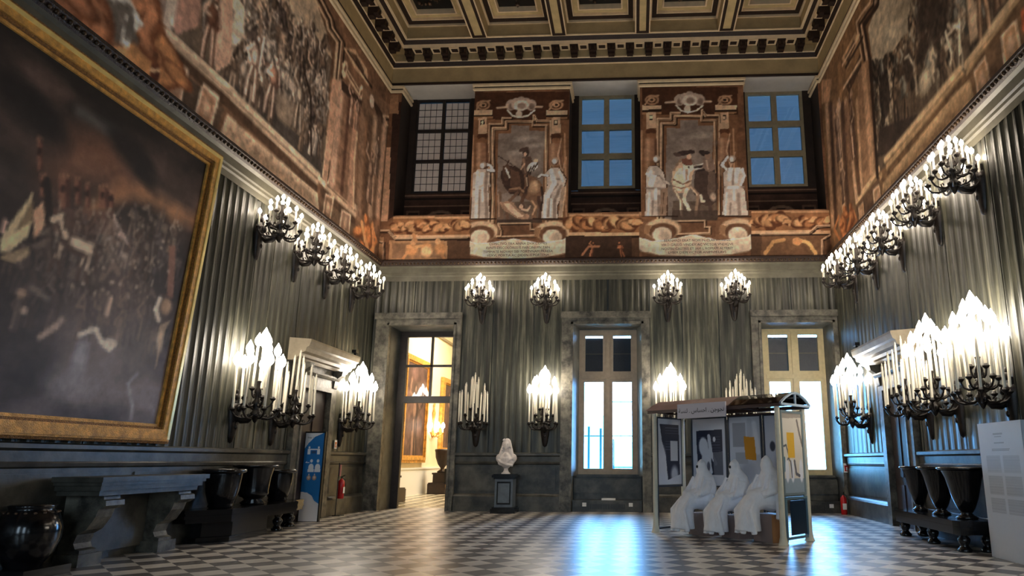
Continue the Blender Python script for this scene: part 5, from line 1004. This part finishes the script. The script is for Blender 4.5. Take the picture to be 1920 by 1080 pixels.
bench((XL, 11.5, 0), 0, 'long black marble bench carrying three jars along the left wall', [(.15, -1.6), (.35, -1.6), (.8, -1.15), (.8, .9), (.6, 1.15), (.55, 1.62), (.15, 1.62)], .5, [(.15, -1.45), (.35, -1.45), (.72, -1.1), (.72, .1), (.15, .1)], [(.55, .7), (.42, 1.4), (.3, 1.45)])
def jar(x, y, z, prof, lb, nm='marble_jar', grp='black marble jars on the benches'):
    t = empty(nm, (x, y, z), label=lb, cat='jar', group=grp); mb = MB(); mb.lathe(prof[0], (0, 0, 0), 28); mb.build('body', M['black'], t); mb = MB(); mb.lathe(prof[1], (0, 0, 0), 28); mb.build('rim', M['black'], t)
s1 = lambda k, h: ([(.17*k, 0), (.2*k, .02), (.19*k, .06), (.2*k, .12*h), (.25*k, .4*h), (.28*k, .8*h), (.28*k, .88*h)], [(.28*k, .88*h), (.33*k, .9*h), (.345*k, .95*h), (.33*k, h), (.25*k, h), (.24*k, .95*h)])
s2 = lambda k, h: ([(.2*k, 0), (.24*k, .03), (.16*k, .08), (.2*k, .12), (.26*k, .2*h), (.28*k, .28*h), (.27*k, .35*h), (.3*k, .7*h), (.34*k, .92*h)], [(.34*k, .92*h), (.42*k, .95*h), (.43*k, .98*h), (.4*k, h), (.32*k, h), (.3*k, .95*h)])
jar(-6.58, 10.62, .5, s1(.95, .6), 'black jar at the near end of the left bench'); jar(-6.56, 11.48, .5, s2(.86, .66), 'widest black jar with flared rim, middle of the left bench'); jar(-6.62, 12.4, .5, s1(.85, .57), 'black jar at the far end of the left bench')
bench((XR, 11.2, 0), 0, 'black marble bench on turned legs against the right wall', [(-.15, -1.25), (-.72, -1.25), (-.76, -1.1), (-.76, 1.05), (-.66, 1.22), (-.15, 1.22)], .43, None, [(-.62, -1.1), (-.62, -.1), (-.62, 1.0), (-.3, 1.05), (-.3, -1.1)])
s3 = lambda k, h: ([(.13*k, 0), (.15*k, .02), (.1*k, .05), (.07*k, .08), (.1*k, .12), (.12*k, .16), (.17*k, .4*h), (.24*k, .8*h), (.28*k, .93*h)], [(.28*k, .93*h), (.33*k, .95*h), (.34*k, .98*h), (.32*k, h), (.26*k, h), (.25*k, .95*h)])
for yy, k, lb in ((12.02, .84, 'tapering black vase at the far end of the right bench'), (11.2, .95, 'tapering black vase in the middle of the right bench'), (10.38, 1.05, 'tapering black vase next to the white text panel')): jar(4.86, yy, .43, s3(k, .74), lb, 'marble_vase')

# blue information totem in front of the left door
t = empty('information_totem', (-6.74, 13.9, 0), 0, 'slim blue information totem with pictograms standing before the left door', 'sign')
mb = MB(); mb.box(-.2, .2, 0, .06, 0, 1.81); mb.box(-.225, -.2, -.01, .06, 0, 1.82); mb.box(.2, .225, -.01, .06, 0, 1.82); mb.box(-.225, .225, -.01, .06, 1.81, 1.83); mb.build('housing', M['dark'], t)
c = Canvas(-.2, .2, 0, 1.82, .004, (40, 118, 188)); R_ = True
c.poly([(-.2, 1.82), (.2, 1.82), (.16, 1.79), (0, 1.72), (-.12, 1.6), (-.2, 1.48)], (226, 232, 240), 1, True)
c.poly([(-.2, 0), (.2, 0), (.2, .36), (.1, .42), (.04, .52), (-.06, .58), (-.2, .6)], (222, 222, 228), 1, True)
for x0, sgn in ((-.1, 1), (.1, -1)): c.ell((x0, 1.5), (.022, .028), (236, 240, 246), 1, 0, .2, True); c.poly([(x0-.03, 1.36), (x0+.03, 1.36), (x0+.028, 1.47), (x0-.028, 1.47)], (236, 240, 246), 1, True)
c.line([(-.08, 1.46), (.08, 1.46)], .02, (236, 240, 246), 1, 0, True); c.poly([(-.05, 1.38), (.05, 1.38), (.05, 1.43), (-.05, 1.43)], (60, 90, 130), 1, True)
for x0 in (-.03, .11): c.ell((x0, 1.225), (.032, .04), (236, 240, 246), 1, 0, .2, True); c.ell((x0, 1.09), (.062, .085), (236, 240, 246), 1, 0, .15, True); c.poly([(x0-.065, 1.0), (x0+.065, 1.0), (x0+.065, 1.06), (x0-.065, 1.06)], (236, 240, 246), 1, True)
c.line([(-.15, 1.19), (-.08, 1.19)], .016, (236, 240, 246), 1, 0, True); c.line([(-.15, 1.19), (-.13, 1.21)], .014, (236, 240, 246), 1, 0, True)
for x0 in (-.06, .06): c.ell((x0, .88), (.05, .055), (190, 150, 128), 1, 0, .2, True); c.ell((x0, .89), (.03, .035), (224, 206, 190), 1, 0, .3, True); c.poly([(x0-.012, .93), (x0+.012, .93), (x0, .99)], (232, 220, 206), 1, True)
painted('screen', c, -.2, .2, .01, 1.8, .006, lambda U, V: (U, U*0-.004, V), M['print'], t); text('Step 1', .05, (-.09, -.008, 1.69), (PI/2, 0, 0), M['dark'], 'lettering', t)
# fire extinguishers and their signs
def extinguisher(x, y, z, rz, lb, stand):
    t = empty('fire_extinguisher', (x, y, 0), rz, lb, 'fire extinguisher', 'red fire extinguishers')
    mb = MB(); mb.lathe([(.06, 0), (.072, .015), (.072, .36), (.06, .4), (.03, .43), (.02, .45)], (0, 0, z), 18); mb.build('cylinder', M['red'], t)
    mb = MB(); mb.box(-.045, .045, -.0745, -.071, z+.12, z+.26); mb.build('label_sheet', M['paper'], t)
    mb = MB(); mb.lathe([(.02, .45), (.024, .48), (.015, .5)], (0, 0, z), 10); mb.tube([(0, 0, z+.49), (0, -.08, z+.53)], .01, 6); mb.tube([(0, 0, z+.47), (.06, -.05, z+.45), (.09, -.06, z+.3), (.085, -.06, z+.12)], .01, 6); mb.build('valve_and_hose', M['dark'], t)
    if stand:
        mb = MB(); mb.box(-.14, .1, -.08, .1, 0, .02); mb.tube([(-.1, .04, .02), (-.1, .04, z+.4), (0, .08, z+.44)], .012, 6); mb.tube([(0, .08, z+.3), (0, .08, z+.8)], .012, 6); mb.tube([(0, .08, z), (0, .08, z+.3)], .012, 6); mb.tube([(-.1, .04, .2), (0, .08, .25), (0, .08, z)], .012, 6); mb.build('stand', M['dark'], t)
        mb = MB(); mb.tube([(0, .05, z+.5), (0, .05, z+.76)], .022, 8); mb.build('tag_tube', mat('pale_red_tube', (225, 150, 140), .5), t)
extinguisher(-6.76, 15.42, .38, PI/2, 'red fire extinguisher hung on a black floor stand by the left corner', True); extinguisher(5.0, 16.8, 0, 0, 'red fire extinguisher standing on the floor in the right back corner', False)
def plate(nm, loc, w_, h_, rz, lb, inner):
    t = empty(nm, loc, rz, lb, 'sign'); MB().box(-w_/2, w_/2, -.01, 0, 0, h_).build('backing', M['paper'], t); MB().box(-w_/2+.02, w_/2-.02, -.014, -.01, .03, h_-.05).build('pictogram_field', inner, t); MB().box(-.015, .015, -.017, -.014, .05, h_-.09).build('pictogram', M['paper'], t)
plate('wall_sign', (5.18, D-.175, .98), .14, .22, 0, 'small white and red fire extinguisher sign beside the right window', M['red'])
plate('wall_sign', (XL+.07, 15.35, 1.5), .13, .2, PI/2, 'small orange sign on the left wall above the extinguisher', mat('orange_sign', (200, 110, 50), .5))

# white text panel standing before the right wall
t = empty('text_panel', (4.82, 9.14, 0), -PI/2, 'tall pale grey text panel standing near the right edge', 'panel')
mb = MB(); mb.box(-.53, .53, -.015, .035, 0, 1.765); mb.build('board', mat('pale_grey_board', (206, 208, 216), .5), t); mb = MB(); mb.box(-.53, .53, .035, .05, 0, 1.765); mb.build('back_rail', M['dark'], t)
c = Canvas(-.53, .53, 0, 1.77, .005, (206, 208, 216))
for x0, x1 in ((-.38, -.03), (.03, .42)):
    for z0, z1 in ((1.11, 1.33), (.82, 1.07), (.59, .78)):
        c.poly([(x0, z0), (x1, z0), (x1, z1), (x0, z1)], (188, 190, 198), 1, True); z = z1
        while z > z0: c.poly([(x0, z-.006), (x1-c.rs.uniform(0, .05), z-.006), (x1, z), (x0, z)], (168, 170, 180), .9, True); z -= .016
for x0, x1, z, h_ in ((-.15, .08, 1.6, .025), (-.12, .05, 1.57, .012), (-.14, .1, 1.49, .012), (-.22, .22, 1.41, .012), (-.22, .2, 1.39, .012)): c.poly([(x0, z), (x1, z), (x1, z+h_), (x0, z+h_)], (150, 152, 162), .9, True)
painted('printed_text', c, -.53, .53, 0, 1.765, .006, lambda U, V: (U, U*0-.019, V), M['print'], t)

# ------------------------------------------------------------------ marble bust on its pedestal
t = empty('pedestal', (-3.2, 16.72, 0), label='grey and black stone pedestal carrying the white bust', cat='pedestal')
mb = MB()
for a, z0, z1, m in ((.3, 0, .1, 0), (.27, .1, .14, 0), (.22, .14, .8, 1), (.25, .8, .84, 0), (.29, .84, .9, 0), (.26, .9, .92, 0)): mb.box(-a, a, -a, a, z0, z1, m)
mb.box(-.17, .17, -.225, -.219, .2, .74, 0); mb.box(-.14, .14, -.23, -.224, .24, .7, 1); mb.build('shaft', [M['black'], mat('slate_grey_marble', (96, 104, 112), .35, var=.2, scale=6)], t)
def smooth_mesh(mb, name, m, parent, vox=.016, it=6, loc=(0, 0, 0), rz=0):
    o = mb.build(name, m, parent, loc, rz); r = o.modifiers.new('remesh', 'REMESH'); r.mode = 'VOXEL'; r.voxel_size = vox; r.use_smooth_shade = True; s = o.modifiers.new('smooth', 'SMOOTH'); s.factor = .6; s.iterations = it; return o
b = empty('marble_bust', (-3.2, 16.72, .92), label='white marble bust with a long curled wig, by the back wall', cat='sculpture')
mb = MB(); mb.lathe([(.11, 0), (.115, .02), (.07, .05), (.05, .1), (.06, .16), (.1, .2)], (0, 0, 0), 20); mb.build('socle', M['white'], b)
mb = MB(); mb.tube([(0, 0, .14), (0, 0, .2), (0, 0, .28), (0, .0, .38), (0, 0, .46), (0, 0, .52)], [.06, .13, .17, .17, .13, .07], 18)
for s in (-1, 1): mb.ell((s*.17, 0, .38), (.095, .1, .11)); mb.ell((s*.1, -.03, .27), (.11, .1, .08)); mb.tube([(s*.03, -.01, .83), (s*.06, .0, .76), (s*.085, -.0, .64), (s*.12, -.02, .5), (s*.14, -.05, .38)], [.035, .05, .055, .06, .04], 10)
mb.tube([(0, .0, .5), (0, -.01, .62)], [.06, .055], 12); mb.ell((0, -.02, .7), (.075, .09, .11)); mb.ell((0, .03, .76), (.1, .1, .11)); mb.ell((0, -.11, .69), (.015, .025, .025)); mb.ell((0, -.105, .71), (.011, .012, .04)); mb.ell((0, -.1, .645), (.025, .015, .01)); mb.ell((0, -.09, .615), (.025, .02, .02))
for s in (-1, 1): mb.ell((s*.03, -.095, .735), (.022, .012, .008)); mb.ell((s*.03, -.093, .715), (.014, .01, .008))
mb.tube([(-.22, -.06, .36), (-.1, -.14, .28), (.05, -.16, .22), (.18, -.1, .2)], .03, 8); mb.tube([(.2, -.06, .4), (.1, -.13, .34), (0, -.16, .24)], .025, 8); mb.ell((0, -.12, .45), (.05, .04, .07))
smooth_mesh(mb, 'figure', M['white'], b, .011, 2)
mb = MB(); rb = random.Random(2)
for s in (-1, 1):
    for k in range(22): z = rb.uniform(.36, .84); mb.ell((s*(.035+.11*(.86-z)/.5+rb.uniform(-.01, .03)), rb.uniform(-.07, .07), z), (.028, .028, .022), 0, 8, 5)
mb.build('wig_curls', M['white'], b)

# ------------------------------------------------------------------ bus shelter
SH = (.36, 12.42, 0); ang = math.atan2(-.669, .743)
t = empty('bus_shelter', SH, ang, 'glazed bus shelter with posters and a white lettered sign, mid room', 'bus shelter')
M['post'] = mat('cream_shelter_paint', (222, 214, 190), .4, var=.05, scale=9); M['navy'] = mat('dark_slate_frame', (52, 62, 76), .4); M['mauve'] = mat('mauve_brown_canopy', (150, 118, 110), .5, var=.1, scale=4); M['sbrown'] = mat('brown_shelter_rail', (72, 52, 48), .45)
LL, DD = 2.54, .82
for x, y in ((0, 0), (LL, 0), (LL, DD), (0, DD)):
    mb = MB(); mb.lathe([(.085, 0), (.07, .03), (.05, .12), (.045, .3), (.042, 2.1)], (x, y, 0), 14); mb.build('post', M['post'], t)
mb = MB()
for y in (-.04, DD+.04): mb.box(-.12, LL+.1, y-.02, y+.02, 2.1, 2.16)
for x in (-.1, LL*.33, LL*.66): mb.tube([(x, -.06, 2.15), (x, .1, 2.24), (x, .3, 2.32), (x, .42, 2.335), (x, .55, 2.32), (x, .75, 2.24), (x, DD+.06, 2.15)], .018, 6); mb.box(x-.015, x+.015, -.04, DD+.04, 2.12, 2.15)
mb.box(-.1, LL, DD-.02, DD+.02, 2.04, 2.07); mb.build('roof_frame', M['sbrown'], t)
mb = MB(); x = LL+.1; mb.tube([(x, -.06, 2.15), (x, .1, 2.24), (x, .3, 2.32), (x, .42, 2.335), (x, .55, 2.32), (x, .75, 2.24), (x, DD+.06, 2.15)], .022, 8); mb.box(x-.02, x+.02, -.06, DD+.06, 2.12, 2.155); mb.box(x-.012, x+.012, .4, .43, 2.15, 2.33); mb.build('end_arch', mat('pale_blue_arch', (176, 194, 212), .4), t)
mb = MB(); pr = [(-.08, 2.15), (.1, 2.25), (.3, 2.33), (.42, 2.345), (.55, 2.33), (.75, 2.25), (DD+.08, 2.15)]
def sheet(mb, x0, x1, m):
    vs = [(x, a, z+dz) for x in (x0, x1) for a, z in pr for dz in (0, .008)]; n = len(pr)*2
    for i in range(len(pr)-1): q = 2*i; mb.add([vs[q], vs[q+1], vs[q+2], vs[q+3], vs[n+q], vs[n+q+1], vs[n+q+2], vs[n+q+3]], [(0, 2, 6, 4), (1, 3, 7, 5), (0, 1, 3, 2), (4, 5, 7, 6), (0, 4, 5, 1), (2, 3, 7, 6)], m)
sheet(mb, -.14, LL*.66, 0); mb.build('canopy', M['mauve'], t); mb = MB(); sheet(mb, LL*.66, LL+.12, 0); mb.build('canopy', M['perspex'], t)
sg = MB().box(.64, 1.655, -.13, -.1, 1.975, 2.225).build('sign_board', mat('pale_sign_board', (206, 200, 208), .5), t)
AR = '\uFE94\uFEB4\uFEE8\uFEDF . \uFEB1\uFE8E\uFEB4\uFEA3\u0627 . \uFEE6\uFE9F\uFEEE\uFEA0\uFEE7'
text(AR, .103, (1.155, -.135, 2.07), (PI/2, 0, 0), M['dark'], 'lettering', sg, bold=.0008)
for x in (.95, 1.35): MB().box(x-.01, x+.01, -.1, -.06, 2.1, 2.14).build('bracket', M['sbrown'], sg)
def frame_rect(x0, x1, y0, y1, z0, z1, w_, along):
    mb = MB()
    if along == 'x':
        mb.box(x0, x0+w_, y0, y1, z0, z1); mb.box(x1-w_, x1, y0, y1, z0, z1); mb.box(x0+w_, x1-w_, y0, y1, z0, z0+w_); mb.box(x0+w_, x1-w_, y0, y1, z1-w_, z1)
    else:
        mb.box(x0, x1, y0, y0+w_, z0, z1); mb.box(x0, x1, y1-w_, y1, z0, z1); mb.box(x0, x1, y0+w_, y1-w_, z0, z0+w_); mb.box(x0, x1, y0+w_, y1-w_, z1-w_, z1)
    return mb
def poster(c, a0, a1, z0, z1, fn, par, nm='poster'): return painted(nm, c, a0, a1, z0, z1, .008, fn, M['print'], par)
NV, WH, GY = (52, 56, 74), (232, 234, 242), (150, 154, 164)
def canv(a0, a1, z0, z1, base=(222, 224, 232)): return Canvas(a0, a1, z0, z1, .006, base)
# left end panel
p = frame_rect(-.015, .015, .05, .8, .78, 2.05, .03, 'y').build('end_panel', M['navy'], t); MB().box(-.015, .015, .05, .8, .05, .08).build('kick_rail', M['navy'], p)
for y in (.06, .78): MB().box(-.015, .015, y, y+.02, .05, .78).build('panel_stile', M['navy'], p)
c = canv(.08, .77, .84, 2.02); rp = True
c.poly([(.14, 1.92), (.7, 1.92), (.72, 1.0), (.36, .9), (.3, 1.35), (.2, 1.6)], NV, 1, True)
for k in range(9): c.poly([(.3, 1.86-k*.05), (.68, 1.86-k*.05), (.68, 1.85-k*.05), (.3, 1.85-k*.05)], (100, 106, 126), .8, True)
c.poly([(.45, 1.62), (.66, 1.62), (.66, 1.25), (.45, 1.25)], (206, 208, 216), 1, True); c.ell((.56, 1.0), (.14, .2), (216, 218, 228), .9, 0, .5, True); c.ell((.2, 1.2), (.14, .4), (214, 216, 228), .95, 0, .4, True)
poster(c, .08, .77, .82, 2.02, lambda U, V: (U*0+.004, U, V), p)
MB().box(-.004, .002, .08, .77, .82, 2.02).build('backing_sheet', M['greyblind'], p)
# three back panels
def back(x0, x1, c):
    p = frame_rect(x0, x1, DD-.015, DD+.015, .78, 2.05, .03, 'x').build('back_panel', M['navy'], t)
    for x in (x0, x1-.03): MB().box(x, x+.03, DD-.012, DD+.012, .04, .78).build('panel_stile', M['navy'], p)
    MB().box(x0+.03, x1-.03, DD, DD+.006, .81, 2.02).build('backing_sheet', M['greyblind'], p); poster(c, x0+.03, x1-.03, .81, 2.02, lambda U, V: (U, U*0+DD-.005, V), p); return p
c = canv(.22, 1.02, .8, 2.05); c.poly([(.33, 1.8), (.92, 1.82), (.92, 1.0), (.36, 1.0)], NV, 1, True)
for k in range(8): c.poly([(.38, 1.74-k*.05), (.88, 1.74-k*.05), (.88, 1.732-k*.05), (.38, 1.732-k*.05)], (100, 106, 126), .7, True)
c.ell((.5, 1.5), (.12, .2), WH, 1, .1, .2, True); c.ell((.56, 1.3), (.12, .2), WH, 1, -.2, .2, True); c.line([(.62, 1.7), (.66, 1.4), (.76, 1.2)], .07, WH, 1, 0, True); c.line([(.6, 1.3), (.64, 1.05)], .09, WH, 1, 0, True); c.ell((.74, 1.64), (.035, .05), WH, 1, 0, .2, True); c.poly([(.7, 1.4), (.92, 1.42), (.92, 1.0), (.72, 1.0)], (110, 114, 126), .9, True); c.ell((.46, 1.15), (.07, .12), (200, 202, 212), 1, .4, .3, True); c.ell((.6, 1.15), (.04, .1), (120, 122, 136), 1, 0, .3, True)
back(.22, 1.02, c)
c = canv(1.05, 1.75, .8, 2.05, (206, 210, 220)); c.poly([(1.15, 1.92), (1.42, 1.92), (1.42, 1.5), (1.15, 1.5)], (158, 160, 170), 1, True); c.poly([(1.2, 1.4), (1.45, 1.4), (1.45, 1.2), (1.2, 1.2)], (168, 172, 182), .9, True); c.ell((1.45, 1.05), (.2, .25), (182, 188, 200), .9, 0, .5, True); c.line([(1.5, 1.95), (1.5, 1.7)], .1, (190, 194, 204), 1, .03, True); c.line([(1.6, 1.9), (1.66, 1.4)], .09, (232, 234, 242), 1, .03, True)
c.poly([(1.38, 1.68), (1.6, 1.66), (1.62, 1.26), (1.4, 1.28)], (214, 146, 34), 1, True)
back(1.05, 1.75, c)
c = canv(1.78, 2.5, .8, 2.05, (212, 216, 230)); c.ell((2.1, 1.2), (.15, .3), (190, 194, 208), .9, 0, .5, True); c.ell((1.95, 1.5), (.06, .1), NV, .9, 0, .3, True)
back(1.78, 2.5, c)
# right end panel with its low cabinet frame
p = frame_rect(LL-.015, LL+.015, .08, .78, .72, 2.05, .04, 'y').build('end_panel', mat('grey_green_frame', (120, 134, 138), .4), t)
c = canv(.1, .76, .75, 2.02, (226, 218, 206)); c.poly([(.1, .75), (.76, .75), (.76, .98), (.1, .98)], (150, 166, 180), 1, True); c.poly([(.1, 1.92), (.76, 1.95), (.76, 2.02), (.1, 2.02)], (170, 160, 150), 1, True)
c.line([(.6, 1.9), (.66, 1.7), (.74, 1.5)], .05, (130, 122, 116), 1, 0, True); c.line([(.12, 1.48), (.22, 1.5), (.27, 1.38), (.3, 1.26)], .03, (92, 94, 100), 1, 0, True); c.line([(.2, 1.24), (.28, 1.3)], .03, (92, 94, 100), 1, 0, True)
for x in (.22, .38, .66): c.ell((x, 1.1), (.07, .2), WH, 1, 0, .2, True)
c.line([(.34, 1.25), (.36, 1.0)], .03, (80, 80, 88), 1, 0, True); c.line([(.46, 1.25), (.5, 1.05), (.6, 1.02)], .05, (96, 96, 106), 1, 0, True); c.line([(.15, 1.3), (.14, 1.1)], .04, (90, 130, 150), 1, 0, True)
c.poly([(.25, 1.7), (.48, 1.7), (.48, 1.3), (.27, 1.3)], (236, 186, 72), 1, True)
poster(c, .12, .74, .76, 2.01, lambda U, V: (U*0+LL+.006, U, V), p); MB().box(LL-.004, LL+.003, .12, .74, .76, 2.01).build('backing_sheet', M['paper'], p)
p = frame_rect(LL-.02, LL+.02, .1, .8, .06, .7, .04, 'y').build('lower_panel', mat('blue_grey_frame', (96, 124, 136), .4), t); MB().box(LL-.005, LL+.005, .26, .74, .12, .64).build('panel_sheet', mat('deep_blue_panel', (26, 44, 62), .35), p)

# seat boxes and the robed figures seated on them
GB = 'plinth boxes used as seats in the shelter'
BX = [(.8, .26, .27, 'grey brown plinth box under the leftmost robed figure', 0), (1.48, .28, .27, 'grey brown plinth box under the middle robed figure', 0), (2.13, .22, .26, 'plinth box with a wooden side nearest the right posts of the shelter', 1)]
M['boxg'] = mat('grey_brown_box', (150, 128, 120), .6, var=.06, scale=5); M['boxw'] = mat('box_wood', (140, 96, 60), .5, col2=(172, 122, 78), scale=6, stretch=(1, 1, .2))
def loc2w(x, y, z=0): return (SH[0]+x*math.cos(ang)-y*math.sin(ang), SH[1]+x*math.sin(ang)+y*math.cos(ang), z)
for x, y, hw, lb, wd in BX:
    q = empty('plinth_box', loc2w(x, y), ang-.25, lb, 'box', GB); mb = MB(); mb.box(-hw*.8, hw*.8, -.1, .24, 0, .365 if not wd else .425, 0); mb.build('body', M['boxg'], q)
    if wd: MB().box(hw*.8, hw*.8+.012, -.1, .24, 0, .425).build('wooden_side', M['boxw'], q)
def robed(i, x, y, rz, lb, zs, head, lean, hx):
    q = empty('robed_figure', loc2w(x, y), ang+rz, lb, 'sculpture', 'white robed figures seated in the shelter'); mb = MB(); H = zs
    mb.tube([(hx, .06-lean, H+.8), (hx, .05-lean, H+.74), (hx, .05-lean, H+.66), (hx, .07-lean*.8, H+.56)], [.02, .075, .1, .105], 16)
    mb.tube([(hx, .07-lean*.8, H+.6), (hx*.8, .1-lean*.6, H+.48), (hx*.5, .12-lean*.3, H+.32), (0, .13, H+.16), (0, .12, H+.04)], [.1, .17, .2, .2, .2], 18)
    mb.tube([(-.17+hx*.8, .06-lean*.5, H+.42), (-.23, -.06, H+.26), (-.15, -.22, H+.2)], [.07, .075, .05], 10); mb.tube([(.17+hx*.8, .06-lean*.5, H+.42), (.23, -.04, H+.26), (.13, -.2, H+.18)], [.07, .075, .05], 10)
    mb.tube([(0, .14, H+.1), (0, -.06, H+.13), (-.02, -.22, H+.1), (-.03, -.3, H+.02)], [.2, .18, .17, .15], 18)
    mb.tube([(-.03, -.29, H+.08), (-.04, -.33, H-.06), (-.05, -.35, H-.2), (-.05, -.36, H-.36)], [.14, .17, .19, .21], 18)
    for k, (dx, ph) in enumerate(((-.2, .03), (-.12, -.02), (-.03, .02), (.06, -.03), (.14, .02), (.2, 0))): mb.tube([(dx*.6-.03, -.3, H+.16), (dx*.85-.04, -.46, H-.05), (dx-.05+ph, -.53+abs(dx)*.6, H-.36-.04*(k % 2))], [.018, .034, .05], 6)
    for k in range(4): a = -.15+k*.1; mb.tube([(a+hx, -.02-lean*.8, H+.5), (a*1.3+hx*.5, -.12, H+.3), (a*1.2+.05, -.2, H+.18)], .022, 6)
    mb.tube([(.2, .1, H+.2), (.27, .02, H), (.31, -.05, H-.18)], [.05, .05, .04], 8)
    smooth_mesh(mb, 'robe', M['robe'], q, .012, 1)
    if head: MB().ell((hx-.0, -.052-lean, H+.67), (.02, .016, .026)).build('face_opening', M['dark'], q)
robed(0, .8, .26, -.25, 'leftmost white robed figure seated upright in the shelter', .48, 1, 0, .0); robed(1, 1.48, .28, -.25, 'middle white robed figure leaning in the shelter', .48, 1, .05, .05); robed(2, 2.13, .22, -.25, 'rightmost robed figure with a grey veil, behind the near post', .54, 0, .04, .04)
